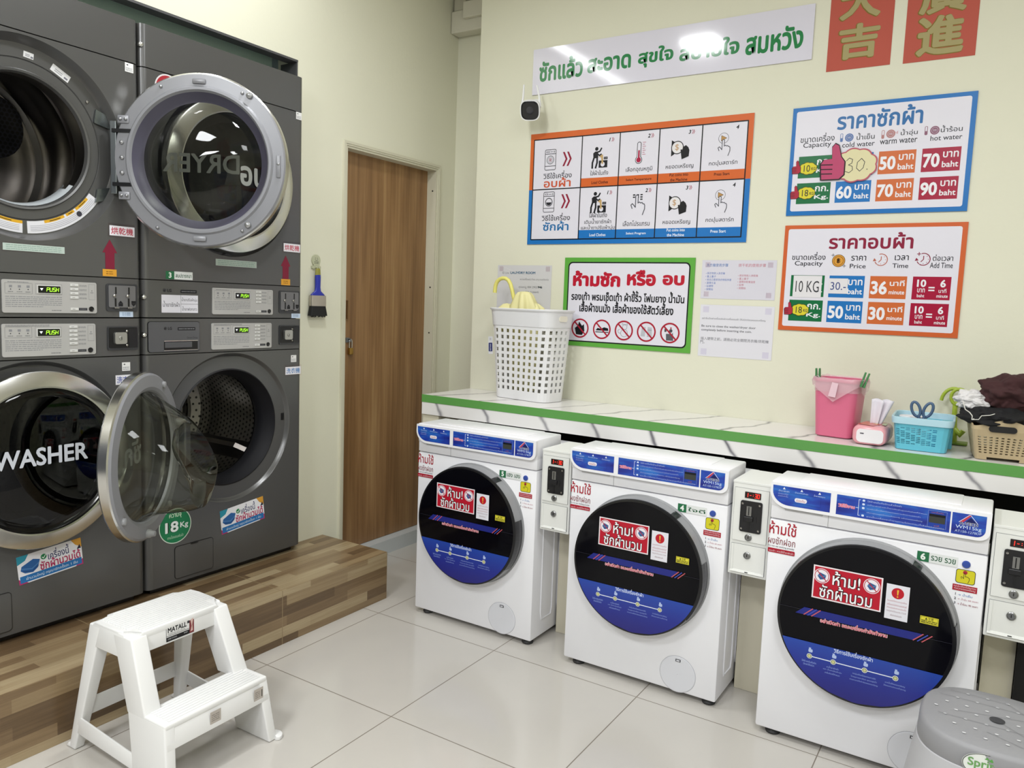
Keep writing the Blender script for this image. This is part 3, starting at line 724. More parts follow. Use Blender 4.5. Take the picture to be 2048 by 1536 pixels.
def number_tag(root,n,t,u0,v0,u1,v1,split,off=.0006,name='number_sticker'):
    s=Sheet(off,rough=.3); um=u0+(u1-u0)*split; h=v1-v0
    s.rect(u0,v0,u1,v1,'#dfe2e2'); s.rect(u0,v0,um,v1,'#2a6e49'); s.text(n,(u0+um)/2,(v0+v1)/2,None,h*.7,'#eef2ee',.04)
    s.text(t,(um+u1)/2,(v0+v1)/2,(u1-um)*.86,h*.5,'#2c5c42',.015); return s.build(name,root)
u0,v0,u1,v1=-0.2816,1.3933,-0.1712,1.4221; number_tag(T2D,'3','สมปรารถนา',u0,zd(v0),u1,zd(v1),.31)
def arrow(root,u,z0,z1,w,oz):
    s=Sheet(.0006); a=w/2; h=z1-z0; s.poly([(u-a*.62,z0),(u+a*.62,z0),(u+a*.62,z0+h*.55),(u+a,z0+h*.55),(u,z1),(u-a,z0+h*.55),(u-a*.62,z0+h*.55)],'#7a1f36'); s.build('arrow_sticker',root)
for (root,dz,u,za,zb,w) in ((T1D,0,0.2542,1.4223,0.2559,1.5166[1] if False else 0,.0),) if False else (): pass
def ar(root,px,bottom,top,w):
    arrow(root,px[0],zd(bottom[1]),zd(top[1]),w,0)
ar(T1D,(0.2541,1.4173),(0.2541,1.4173),(0.2559,1.5166),.052)
ar(T2D,(0.2740,1.4154),(0.2740,1.4154),(0.2732,1.5158),.052)
for root,q in ((T1D,(0.2523,1.4045,0.0489,0.0237)),(T2D,(0.2742,1.4043,0.0487,0.0252))):
    s=Sheet(.0008,rough=.3); s.crect(q[0],zd(q[1]),q[2],q[3],'#d69a35'); s.micro(q[0],zd(q[1]),q[2]*.5,q[3]*.6,2,'#8a5d1a',.4,3); s.build('price_sticker',root)
for root,q in ((T1D,(0.3092,1.2648,0.0501,0.0209)),(T2D,(0.3311,1.2626,0.0489,0.0194))):
    s=Sheet(.0008,rough=.3); s.crect(q[0],zd(q[1]),q[2],q[3],'#c4d4ea'); s.micro(q[0],zd(q[1]),q[2]*.6,q[3]*.6,2,'#6f86a8',.4,4); s.build('price_sticker',root)
q=(0.2543,1.5313,0.3438,1.5648); cjk_label(T1D,'烘乾機','#b8324c',q[0],zd(q[1]),q[2],zd(q[3]))
q=(0.2623,1.5329,0.3525,1.5670); cjk_label(T2D,'烘乾機','#b8324c',q[0],zd(q[1]),q[2],zd(q[3]))
q=(0.2667,1.0188,0.3401,1.0523); cjk_label(T1W,'洗衣機','#3f4f9c',q[0],zw(q[1]),q[2],zw(q[3]),False)
q=(0.2783,1.0094,0.3637,1.0427); cjk_label(T2W,'洗衣機','#3f78b4',q[0],zw(q[1]),q[2],zw(q[3]))
for root,q,f in ((T1D,(0.3329,2.0995),zd),(T2D,(0.3400,2.1017),zd),(T1W,(0.3056,1.0812),zw),(T2W,(0.3208,1.0780),zw)): small_cert(root,q[0],f(q[1]))
for root,q in ((T1D,(0.0118,1.4681,0.1841,0.0217)),(T2D,(0.0263,1.4671,0.1938,0.0255))):
    s=Sheet(.0006,rough=.2); s.crect(q[0],zd(q[1]),q[2]*1.02,q[3]*1.3,FILM); s.crect(q[0],zd(q[1]),q[2],q[3],'#b5c4bd'); s.micro(q[0],zd(q[1]),q[2]*.9,q[3]*.8,3,'#8aa298',.4,6); s.build('notice_sticker',root)
# porthole labels of the open washer
CZ=.813-.2156
for ang,l,hh in ((49,.062,.022),(-13,.085,.024)):
    s=Sheet(-.0176,.0001,.3); t=rad(ang); cx,cz=.277*cos(t),CZ+.277*sin(t); ux,uz=-sin(t),cos(t); s.poly([(cx+ux*l/2*e+cos(t)*hh/2*f,cz+uz*l/2*e+sin(t)*hh/2*f) for e,f in ((1,-1),(-1,-1),(-1,1),(1,1))],'#d2d2d4')
    for k in (-.25,0,.25): s.line([(cx+ux*l*.38+cos(t)*hh*k,cz+uz*l*.38+sin(t)*hh*k),(cx-ux*l*.05+cos(t)*hh*k,cz-uz*l*.05+sin(t)*hh*k)],.002,'#9a9a9e')
    s.line([(cx-ux*l*.2,cz-uz*l*.2),(cx-ux*l*.4,cz-uz*l*.4)],.007,'#77777c')
    s.build('porthole_label',T2W)
q=(0.0563,0.4412,0.2064,0.0888); duvet_sticker(T2W,q[0],zw(q[1]),.215,rad(6))
q=(0.0357,0.4510,0.2019,0.1047); duvet_sticker(T1W,q[0],zw(q[1]),.205,rad(5))
q=(-0.2523,0.4657); s=Sheet(.0006,rough=.3); cu,cv=q[0],zw(q[1]); r=.068
s.circ(cu,cv,r,'#cfdcd2',n=48); s.circ(cu,cv,r*.95,'#1f7a50',n=48); s.text('ความจุ',cu,cv+r*.56,r*.75,r*.3,'#dcecd8',.01); s.text('18',cu-r*.22,cv-.002,r*.82,r*.62,'#e8eef0',.03,outline='#14301f'); s.text('Kg',cu+r*.55,cv-.004,r*.5,r*.4,'#e8eef0',.02); s.text('งานโรงแรมพับผ้า',cu,cv-r*.6,r*1.0,r*.18,'#b9d6bf'); tag(s.build('capacity_sticker',T2W),'round green sticker reading 18 Kg')
# red-rimmed round sticker peeping out behind the swung door
q=(-0.2669,2.0643); s=Sheet(.0006,rough=.3); s.circ(q[0],zd(q[1]),.05,'#d8d4d6',n=40); s.circ(q[0],zd(q[1]),.045,'#a8323c',n=40); s.build('round_sticker',T2D)
for root,zs,f in ((T2D,(2.19,1.325),zd),(T2W,(1.19,),zw)):
    for zz in zs:
        b=BM(); n=10
        lathe(b,[(.010,.012),(.010,.006),(.008,.001),(.004,-.002)],-HW+.006,f(zz),16,0,False,True); obj('bolt',b,CHROME,root,smooth=60)

# =================================================================== WHITE WASHERS
def m_bluewave():
    m,nt,b=nodemat('blue_wave_print')
    v=mapping(nt,coords(nt),(1,1,3.2),(0,0,0),(0,rad(14),0)); n=noiset(nt,v,9,3)
    nt.links.new(ramp(nt,n,[(.3,'#171f7c'),(.5,'#1f3fa6'),(.68,'#2b6fc4')]),b.inputs['Base Color']); b.inputs['Roughness'].default_value=.3; return m
BLUEW=m_bluewave()
def m_bluegrad():
    m,nt,b=nodemat('blue_gradient_print')
    sp=N(nt,'ShaderNodeSeparateXYZ'); nt.links.new(coords(nt),sp.inputs[0])
    t=mth(nt,'MULTIPLY_ADD',sp.outputs[2],4.6,-.85)
    nt.links.new(ramp(nt,t,[(0,'#1d1266'),(.5,'#1d2a8c'),(1,'#1f4cae')]),b.inputs['Base Color']); b.inputs['Roughness'].default_value=.25; return m
BLUEG=m_bluegrad()
WWH=.2944; WT=.8338
def white_washer():
    root=empty('washing_machine',(0,0,0),0)
    DC=.450; PY=-.056
    b=BM()
    box(b,-WWH,0,.022,WWH,.385,.708,0,.006); box(b,-WWH+.001,.0,.711,WWH-.001,.385,.768,0,.004)
    # console: leaning out over the front
    hexa(b,[(-WWH,-.002,.752),(WWH,-.002,.752),(WWH,.184,.752),(-WWH,.184,.752)],[(-WWH,-.006,.832),(WWH,-.006,.832),(WWH,.184,.832),(-WWH,.184,.832)],0,.005)
    box(b,-WWH+.075,.035,.828,WWH-.075,.182,.8345,0,.003)
    o=obj('cabinet',b,WHITE,root,smooth=40)
    # console bezel with a swept lower left corner
    pts=[(-WWH+.001,.829),(-WWH-.0005,.80)]
    for i in range(9): a=rad(180+90*i/8); pts.append((-WWH+.055+.0555*cos(a),.803+.051*sin(a)))
    pts+= [(WWH-.03,.7515)]
    for i in range(7): a=rad(270+90*i/6); pts.append((WWH-.03+.0295*cos(a),.777+.0255*sin(a)))
    pts+=[(WWH,.829)]
    b=BM(); prism(b,pts[::-1],-.016,.001,0); obj('control_panel',b,WHITE,root)
    cx=sum(p[0] for p in pts)/len(pts); cz=.79
    s=Sheet(.0162,.0001,.28)
    def ins(p,d=.008): return (max(-WWH+.007,min(WWH-.012,p[0]+(d if p[0]<cx else -d))),max(.7605,min(.821,p[1])))
    L=[(-WWH+.007,.821),(-WWH+.007,.803)]
    for i in range(9): a=rad(180+90*i/8); L.append((-WWH+.057+.050*cos(a),.804+.0425*sin(a)))
    um=-.118
    L+=[(um,.7615),(um,.821)]; s.poly(L[::-1],BLUEW)
    s.rect(um+.017,.7605,WWH-.098,.821,BLUEW)
    Rr=[(WWH-.094,.821),(WWH-.094,.7605),(WWH-.034,.7605)]
    for i in range(7): a=rad(270+90*i/6); Rr.append((WWH-.034+.022*cos(a),.7815+.021*sin(a)))
    Rr+=[(WWH-.012,.821)]; s.poly(Rr[::-1],BLUEW)
    for k,t in enumerate(('น้ำยาซักผ้า','น้ำยาปรับผ้านุ่ม','น้ำยาฟอกขาว')):
        u=-.254+.052*k; s.poly([(u-.004,.811),(u+.004,.811),(u,.818)],'#dfe6f4'); s.text(t,u,.806,.032+.006*(k==1),.006,'#c4d0ee')
    s.text('สำหรับเครื่อง',-.256,.797,.03,.006,'#9fb0dc'); s.text('ฝาหน้าเท่านั้น',-.256,.790,.03,.006,'#9fb0dc')
    s.line([(-.28,.802),(-.145,.802),(-.145,.772),(-.236,.772)],.0006,'#14246e')
    s.crect(-.203,.783,.036,.013,'#e6e4ee',.006); s.text('ช่องเติม',-.203,.783,.026,.009,'#b0304a')
    u=um+.045; s.text('วิธีใช้งาน',u,.79,.046,.012,'#d8506a',.03,outline='#e8d8e8')
    s.line([(u+.038,.815),(u+.033,.815),(u+.033,.768),(u+.038,.768)],.0012,'#dfe6f4'); s.line([(u+.026,.79),(u+.033,.79)],.0012,'#dfe6f4')
    for k,(t,wd) in enumerate((('ใส่ผ้าลงในถังซักแล้วปิดฝา',.09),('เทน้ำยาซักผ้าและน้ำยาปรับผ้านุ่มลงในช่องที่กำหนด',.155),('กดปุ่มเพื่อเลือกโปรแกรมการซักตามชนิดผ้า',.14),('เลือกอุณหภูมิน้ำตามต้องการ แล้วหยอดเหรียญ',.145),('จากนั้นเครื่องจะทำงานตามโปรแกรมที่เลือกไว้จนเสร็จ',.2))):
        v=.815-.0112*k; s.text(t,u+.056+wd/2,v-.001,wd,.0058,'#a9bbe6')
        if k!=3: s.crect(u+.046,v-.001,.007,.006,'#cdd9f2',.002)
    s.crect(WWH-.13,.793,.046,.046,'#24409c'); s.line([(WWH-.153,.816),(WWH-.107,.816),(WWH-.107,.768),(WWH-.153,.768)],.0006,'#8fa4d8',True); s.text('เวลาที่เหลือ',WWH-.13,.812,.03,.005,'#b06a50'); s.crect(WWH-.13,.793,.040,.023,'#3c3f3c'); s.crect(WWH-.13,.803,.040,.007,'#14161c'); s.text('นาที',WWH-.13,.774,.012,.005,'#b06a50')
    # maker's mark
    x=WWH-.053; s.poly([(x-.024,.796),(x-.002,.8185),(x+.006,.8185),(x-.014,.796)],'#c33a4c'); s.poly([(x-.010,.796),(x+.004,.812),(x+.020,.796)],'#1a1f5c'); s.line([(x-.024,.796),(x-.0,.8185),(x+.003,.8185),(x+.022,.796)],.0012,'#e6ebf6'); s.text('A-TECH',x,.7935,.044,.009,'#1d2258',.02,outline='#e6ebf6')
    s.text('WM15kg',x,.7815,.062,.012,'#cfe0f6'); s.text('AT150-1278DP',x,.7705,.064,.0065,'#b9cdf0')
    s.build('control_print',root)
    b=BM(); hexa(b,[(-.25,-.001,.742),(-.14,-.001,.742),(-.14,.004,.742),(-.25,.004,.742)],[(-.255,-.001,.753),(-.135,-.001,.753),(-.135,.004,.753),(-.255,.004,.753)],0); box(b,-.1235,-.001,.71,-.122,.003,.752,1)
    obj('drawer_grip',b,[mat('#c3c3c6',.4),mat('#a9a9ac',.5)],root)
    # door
    b=BM(); lathe(b,[(.249,.001),(.248,-.004),(.2435,-.006),(.2425,-.04),(.240,PY+.006)],0,DC,96,0); lathe(b,[(.241,PY+.006),(.239,PY),(.232,PY-.001)],0,DC,96,1)
    for f in b.faces: f.normal_flip()
    d=obj('door',b,[mat('#8d8e91',.35),BLACK],root,smooth=40)
    b=BM(); lathe(b,[(.232,PY-.001),(.1,PY-.002),(.001,PY-.002)],0,DC,96,0)
    for f in b.faces: f.normal_flip()
    obj('door_glass',b,mat('#05050b',.07,0,0,1,0,.18),d,smooth=60)
    n=14
    for lo,hi,nm in ((-36,14,'door_handle'),(55,61,'door_catch')):
        b=BM(); rs=[]
        for i in range(n+1):
            a=rad(lo+(hi-lo)*i/n); c,q=cos(a),sin(a); rs.append([(r*c,y,DC+r*q) for r,y in ((.2440,-.008),(.2450,-.03),(.2425,PY+.001),(.236,PY-.0005))])
        loft(b,rs,0,False,False,False); obj(nm,b,mat('#131318',.3),d)
    s=Sheet(-PY+.0035,.0001,.12); R=.2335
    def disc_band(v0,v1,c,dv=.0):
        pts=[]
        f=lambda v:math.sqrt(max(0,R*R-(v-DC)**2))
        k=14
        for i in range(k+1): v=v0+(v1-v0)*i/k; pts.append((f(v),v))
        for i in range(k+1): v=v1+(v0-v1)*i/k; pts.append((-f(v),v))
        s.poly(pts,c)
    disc_band(DC-R+.0001,.362+.004,BLUEG)
    s.line([(-math.sqrt(R*R-.0004),DC+.012),(math.sqrt(R*R-.0004),DC+.012)],.0012,'#2a2a34')
    y0=(-0.0029,0.4586,0.2970,0.0320)
    cv=y0[1]; s.poly([(-.185,cv-.011),(-.16,cv+.012),(.16,cv+.012),(.135,cv-.011)],'#222a7e')
    for k,c in enumerate(('#c05a62','#3f4fb4','#c05a62')):
        for sg in (-1,1):
            x=sg*.148+k*.011; s.line([(x-.012,cv-.011),(x+.012,cv+.012)],.0028,c)
    q=(-0.0211,0.4439,0.1802,0.0232); s.text('อย่าเปิดฝา ขณะเครื่องกำลังทำงาน',q[0],q[1],q[2],.017,'#c23c50',.02,outline='#e9cdd4')
    q=(-0.0149,0.3613,0.1068,0.0251); s.text('วิธีการใช้เครื่องซักผ้า',q[0],q[1],q[2],.017,'#c8d4f0',.02)
    nodes=[(-0.1349,0.3285),(-0.0673,0.3253),(0.0191,0.3203),(0.1007,0.3184)]
    vm=sum(p[1] for p in nodes)/4; nodes=[(p[0],vm) for p in nodes]; s.line([nodes[0],nodes[3]],.0028,'#dfe6f2')
    for i,p in enumerate(nodes):
        s.circ(p[0],p[1],.0078,'#e2e6d2',n=20); s.circ(p[0],p[1],.006,'#4b5a6a',n=20); s.circ(p[0],p[1],.0045,'#c9c98a',n=20)
        s.crect(p[0]+.002,p[1]+.017,.012,.010,'#aebfe4',.003); s.crect(p[0],p[1]+.024,.006,.005,'#aebfe4')
    caps=[('ใส่ผ้าลงในถังซัก','ปิดฝาให้สนิท'),('เทน้ำยาซักผ้า','และ น้ำยาปรับผ้านุ่ม','ลงในช่องที่กำหนด'),('กดปุ่มเลือกโปรแกรมการซัก','โดยดูรายละเอียด อุณหภูมิน้ำ','ตามตารางที่หน้าช่องหยอดเหรียญ'),('จากนั้นให้หยอดเหรียญ','ให้ครบตามจำนวนที่ปรากฏ')]
    for p,cp in zip(nodes,caps):
        for k,t in enumerate(cp): s.text(t,p[0],p[1]-.018-.0092*k,.0026*len(t),.0068,'#8fa6e0')
    s.build('door_print',d)
    s=Sheet(-PY+.0052,.0001,.3)
    u0,v0,u1,v1=-0.1424,0.5070,0.0474,0.6084; w,h=u1-u0,v1-v0
    s.rect(u0,v0,u1,v1,'#e8dfe4'); s.rect(u0+.004,v0+.004,u1-.004,v1-.004,'#b5182e')
    for f in (.13,.85):
        x,z=u0+w*f,v0+h*.70; s.circ(x,z,.0225,'#e8e4ec'); s.circ(x,z,.0205,'#b5182e'); s.circ(x,z,.0185,'#e8e4ec'); s.poly([(x-.012,z-.002),(x-.006,z+.01),(x+.012,z+.004),(x+.010,z-.008),(x-.004,z-.012)],'#33588c'); s.line([(x-.011,z+.001),(x,z-.003),(x+.011,z+.003)],.0014,'#6f95c0'); s.line([(x-.013,z+.013),(x+.013,z-.013)],.0026,'#b5182e')
    s.text('ห้าม!',u0+w*.49,v0+h*.71,w*.40,h*.42,'#f0eef2',.01,outline='#2a0a10'); s.text('ซักผ้านวม',u0+w*.49,v0+h*.27,w*.76,h*.42,'#f0eef2',.01,outline='#2a0a10')
    tag(s.build('warning_sticker',d),'red sticker forbidding duvets')
    s=Sheet(-PY+.0052,.0001,.3); u0,v0,u1,v1=0.0575,0.4941,0.1172,0.5965; w,h=u1-u0,v1-v0
    s.rect(u0,v0,u1,v1,'#e0dfe8'); s.circ(u0+w*.5,v0+h*.76,w*.27,'#b81c2c'); s.poly([(u0+w*.46,v0+h*.86),(u0+w*.54,v0+h*.86),(u0+w*.52,v0+h*.71),(u0+w*.48,v0+h*.71)],'#e8c040'); s.circ(u0+w*.5,v0+h*.665,w*.035,'#e8c040',n=10)
    for k,t in enumerate(('ในกรณีที่เปิดประตูเครื่อง','เครื่องจะไม่ทำงานต่อทันที','ให้กดปุ่มเริ่มทำงานอีกครั้ง','กดปุ่มค้างไว้ประมาณ 3 วินาที','เพื่อล้างถังก่อนซัก')): s.text(t,u0+w*.5,v0+h*(.53-.1*k),w*(.84 if k<4 else .5),h*.07,'#a8485c' if k<3 else '#8a6070')
    s.build('notice_sticker',d)
    s=Sheet(-PY+.0052,.0001,.3); u0,v0,u1,v1=0.1484,0.5026,0.1940,0.5243; w,h=u1-u0,v1-v0
    s.rect(u0,v0,u1,v1,'#d9cf3c'); s.line([(u0+.002,v0+.002),(u1-.002,v0+.002),(u1-.002,v1-.002),(u0+.002,v1-.002)],.0007,'#3a371a',True); s.text('注意',u0+w*.58,v0+h*.72,w*.3,h*.34,'#2a281a'); s.poly([(u0+w*.26,v0+h*.58),(u0+w*.4,v0+h*.58),(u0+w*.33,v0+h*.86)],'#2a281a'); s.micro(u0+w*.5,v0+h*.32,w*.86,h*.4,2,'#4a471e',.6,2); s.build('caution_sticker',d)
    # stickers on the cabinet
    s=Sheet(.0008,.0001,.3)
    q=(-0.2526,0.6813,0.0823,0.0374); s.text('ห้ามใช้',q[0],q[1]+.001,q[2],.041,'#a81c30',.01)
    q=(-0.2537,0.6433,0.0823,0.0244); s.text('ผงซักฝอก',q[0],q[1]-.002,q[2],.024,'#7e2a34',.0)
    q=(-0.2539,0.6267,0.0801,0.0075); s.text('Do not use washing powder',q[0],q[1]-.0045,q[2],.0075,'#33333a')
    u0,v0,u1,v1=-0.2939,0.6056,-0.2119,0.6198; s.rrect(u0,v0-.004,u1,v1-.004,.003,'#a81c30'); s.text('แนะนำ : ควรใช้น้ำยาซักผ้า',(u0+u1)/2,(v0+v1)/2-.004,(u1-u0)*.9,(v1-v0)*.55,'#e6d4d8')
    tag(s.build('powder_notice',root),'red lettered notice against washing powder')
    b=BM(); q=(0.2448,0.6755); lathe(b,[(.0105,.0),(.0105,-.003),(.009,-.005),(.003,-.0055)],q[0],q[1],20,0,False,True); 
    for f in b.faces: f.normal_flip()
    obj('push_button',b,mat('#2f4a9c',.35),root,smooth=40)
    s=Sheet(.0008,.0001,.3); u0,v0,u1,v1=0.2221,0.6197,0.2695,0.6597; w,h=u1-u0,v1-v0
    s.rrect(u0,v0,u1,v1,.007,'#2a2a20'); s.rrect(u0+.0015,v0+.0015,u1-.0015,v1-.0015,.006,'#d2ca2a'); s.circ(u0+w*.47,v0+h*.80,.0055,'#a82838',n=14); hand(s,u0+w*.48,v0+h*.42,h*.66,'#33321c'); tag(s.build('finger_sticker',root),'yellow sticker with a pointing finger')
    s=Sheet(.0008,.0001,.3); u0,v0,u1,v1=0.2169,0.6005,0.2767,0.6149; w=u1-u0; s.rect(u0,v0-.003,u1,v1,'#a81c30')
    s.text('กดปุ่มเลือกโปรแกรม',(u0+u1)/2,v1-.005,w*.9,.007,'#e8d4d8'); s.text('ก่อนหยอดเหรียญ',(u0+u1)/2,v0+.003,w*.86,.007,'#e8d4d8')
    for k,(n_,t,c) in enumerate((('1','→ น้ำเย็น','#4a7ab8'),('2','→ น้ำอุ่น 60 องศา','#b86a7c'),('3','→ น้ำร้อน 90 องศา','#8a2436'))): 
        v=v0-.013-.013*k; s.text(n_,u0+.009,v,None,.007,'#3a3a44',.02); s.text(t,u0+.015+(.035,.05,.05)[k]/2,v,(.035,.05,.05)[k],.008,c)
    s.build('temperature_notice',root)
    b=BM(); q=(.157,.085); lathe(b,[(.0655,-.0004),(.0645,-.0012)],q[0],q[1],48,1); lathe(b,[(.0645,-.0012),(.062,-.0022),(.001,-.0022)],q[0],q[1],48,0)
    for f in b.faces: f.normal_flip()
    box(b,q[0]-.009,-.0035,q[1]+.046,q[0]+.009,-.002,q[1]+.055,2); box(b,q[0]-.006,-.0037,q[1]+.048,q[0]+.006,-.003,q[1]+.053,0)
    obj('filter_cover',b,[mat('#dadbe2',.35),mat('#9a9aa6',.5),mat('#3a3a40',.4)],root)
    for ux in (-.245,.262):
        for yy in (.035,.33):
            b=BM(); vlathe(b,[(.022,0),(.024,.006),(.020,.012),(.014,.026)],ux,yy,20,0,True,True); obj('foot',b,mat('#2a2a2c',.6),root,smooth=50)
    b=BM()
    for y0,y1 in ((.07,.16),(.205,.345)):
        tube(b,[(WWH+.0,y0,.66),(WWH+.001,y0,.12),(WWH+.001,y0+.008,.09),(WWH+.001,y1-.008,.09),(WWH+.001,y1,.12),(WWH,y1,.66)],.003,8,0,False)
    obj('side_rib',b,WHITE,root,smooth=60)
    return root
def copy_tree(o,parent=None):
    c=o.copy(); COL.objects.link(c); c.parent=parent
    for ch in [x for x in bpy.data.objects if x.parent==o]: copy_tree(ch,c)
    return c
w4=white_washer(); w5=copy_tree(w4); w6=copy_tree(w4)
spots=((w5,.608+WWH,-.2412,'5','เฮง เฮง','white front-load washer tagged 5, nearest the wooden door'),(w4,1.3612+WWH,-.268,'4','ใจดี','white front-load washer tagged 4, between the two others'),(w6,2.0997+WWH,-.323,'6','รวย รวย','white front-load washer tagged 6, behind the grey stool'))
for w,x,y,n,t,lab in spots:
    w.location=(x,y,0); tag(w,lab,'washing machine','white washers under the counter')
    u0,v0,u1,v1=0.1224,0.6620,0.2241,0.6904; number_tag(w,n,t,u0,v0,u1,v1,.30,.0012)

# coin boxes
def coin_box():
    root=empty('coin_box',(0,0,0)); HB=.063
    b=BM(); box(b,-HB,0,.485,HB,.21,.795,0,.003); box(b,-HB,-.0012,.797-.004,HB,.21,.801,0,.001); obj('casing',b,PANELG,root)
    b=BM(); prism(b,rrpts(0,.690,.112,.178,.001),-.001,.0,1); prism(b,rrpts(0,.690,.110,.176,.001),-.003,0,0); d=obj('door',b,[mat('#77787a',.5),PANELG],root)
    d.data.materials[0],d.data.materials[1]=PANELG,mat('#77787a',.5)
    b=BM(); prism(b,rrpts(.004,.758,.052,.021,.001),-.0045,-.003,0); dp=obj('display',b,mat('#1a0a0a',.2),d)
    s=Sheet(.0047); segtext(s,'1-:30',.005,.758,.040,.0125,RED_LED,.0018,.05); s.build('display_digits',dp)
    b=BM(); prism(b,rrpts(.002,.687,.070,.104,.006),-.007,-.003,0,.001); box(b,-.012,-.010,.69,.004,-.006,.722,1); box(b,-.006,-.0105,.692,-.003,-.0098,.72,2); box(b,-.020,-.013,.672,.010,-.006,.688,0,.002); box(b,.018,-.0085,.668,.021,-.0068,.69,0); box(b,-.007,-.0078,.638,.0,-.0068,.668,2)
    a=obj('coin_acceptor',b,[mat('#141418',.35),mat('#8f8f8e',.35,.8),BLACK],d)
    b=BM()
    for x in (-.026,.029):
        for z_ in (.645,.729): lathe(b,[(.004,-.007),(.0035,-.009),(.001,-.0095)],x,z_,10,0,False,True)
    obj('screw',b,STEEL,a)
    def lock(z_,par):
        b=BM(); lathe(b,[(.0115,-.003),(.0115,-.006),(.009,-.0075),(.0085,-.006),(.003,-.006)],-.002,z_,20,0,False,True); box(b,-.003,-.0085,z_-.004,-.001,-.0055,z_+.004,1)
        obj('lock',b,[mat('#8e8f90',.3,.9),BLACK],par,smooth=40)
    lock(.617,d)
    b=BM(); prism(b,rrpts(0,.543,.112,.096,.001),-.0015,0,1); prism(b,rrpts(0,.543,.110,.094,.001),-.002,0,0); box(b,-.055,-.004,.498,-.047,-.001,.59,0); box(b,.047,-.004,.498,.055,-.001,.59,0); hexa(b,[(-.055,-.006,.496),(.055,-.006,.496),(.055,-.001,.496),(-.055,-.001,.496)],[(-.055,-.0035,.503),(.055,-.0035,.503),(.055,-.001,.503),(-.055,-.001,.503)]); box(b,-.006,-.0065,.4985,.004,-.004,.5005,2)
    dr=obj('cash_drawer',b,[PANELG,mat('#77787a',.5),BLACK],root); lock(.556,dr)
    return root
cb=coin_box(); cb2=copy_tree(cb); cb3=copy_tree(cb)
for c,x,y,lab in ((cb2,1.2795,-.238,'grey metal coin box between washers 5 and 4'),(cb,2.0245,-.265,'grey metal coin box between washers 4 and 6'),(cb3,2.757,-.320,'grey metal coin box beside washer 6, cut off by the picture edge')):
    c.location=(x,y,0); tag(c,lab,'coin box','coin boxes between the white washers')

# counter
b=BM(); CX0,CX1,CY0=.324,4.2,.1255
box(b,CX0,CY0,.803,CX1,.52,.8965,0,0); ct=obj('counter',b,MARBLE); tag(ct,'marble-patterned counter with a green edge over the white washers','counter')
b=BM(); box(b,CX0-.001,CY0-.002,.861,CX1,CY0+.0005,.898,0,.0008); obj('edge_tape',b,mat('#5c9a4c',.45),ct)
b=BM(); box(b,.3245,.135,.0005,.42,.515,.803); tag(obj('counter_support',b,mat('#d9d4c0',.4)),'cream panel carrying the counter end beside the wooden door','counter support')
for x0,x1,y,lab in ((1.205,1.352,-.05,'cream tiled pier between washers 5 and 4 under the coin box'),(1.957,2.092,-.072,'cream tiled pier between washers 4 and 6 under the coin box'),(2.70,2.783,-.10,'cream tiled pier right of washer 6 under the coin box')):
    b=BM(); box(b,x0,y,.0005,x1,.515,.47,0,.001); tag(obj('pier',b,mat('#d5cfba',.4)),lab,'pier','tiled piers under the coin boxes')
b=BM(); box(b,2.785,-.12,.001,3.2,.515,.60); tag(obj('panel',b,mat('#0b0b0c',.5)),'black board in place of the unlit gap at the picture edge right of the last pier','panel')  # unlit void beyond the pier, its darkness put into the board's colour
b=BM(); box(b,.43,.5155,.001,4.2,.521,.80); setting('wall_under_shade',b,mat('#141313',.9))  # near-black sheet over the wall: shadow below the counter painted in

# =================================================================== WALL POSTERS
WY=.5213
def poster(name,s,label,cat,group=None,kids=None):
    s.y=s.y; o=s.build(name,None,(0,WY-.001,0)); tag(o,label,cat,group); return o
WHT='#dfdde8'
def washer_icon(s,u,v,h,wash):
    w=h*.62; k='#26262c'; t=.0028
    s.line(rrpts(u,v,w,h,.006,3),t,k,True); s.line([(u-w/2,v+h*.29),(u+w/2,v+h*.29)],t,k); s.line([(u-w/2,v-h*.31),(u+w/2,v-h*.31)],t,k)
    s.crect(u-w*.25,v+h*.39,w*.3,h*.07,k); s.crect(u-w*.25,v+h*.39,w*.22,h*.035,WHT); s.ring(u+w*.34,v+h*.39,h*.025,h*.045,k,16); s.line([(u-w*.02,v+h*.39),(u+w*.2,v+h*.39)],t*.8,k)
    s.ring(u,v-h*.005,w*.30,w*.345,'#55565c' if not wash else k); s.ring(u,v-h*.005,w*.22 if not wash else w*.27,w*.24 if not wash else w*.285,k)
    if wash: s.poly([(u+w*.25*cos(rad(a)),v-h*.005+w*.25*sin(rad(a))) for a in range(185,356,10)],k)
    else:
        for q in (-.08,0,.08): s.line([(u+w*(q-.02),v+h*.07),(u+w*(q+.02),v+h*.02),(u+w*(q-.02),v-h*.03),(u+w*(q+.02),v-h*.08)],t*.8,'#8a3040')
def chev(s,u,v,h,c,n=2):
    w=h*.36
    for i in range(n):
        x=u+(i-(n-1)/2)*w*.95-w*.5; s.poly([(x,v+h/2),(x+w*.42,v+h/2),(x+w*1.1,v),(x+w*.42,v-h/2),(x,v-h/2),(x+w*.68,v)],c)
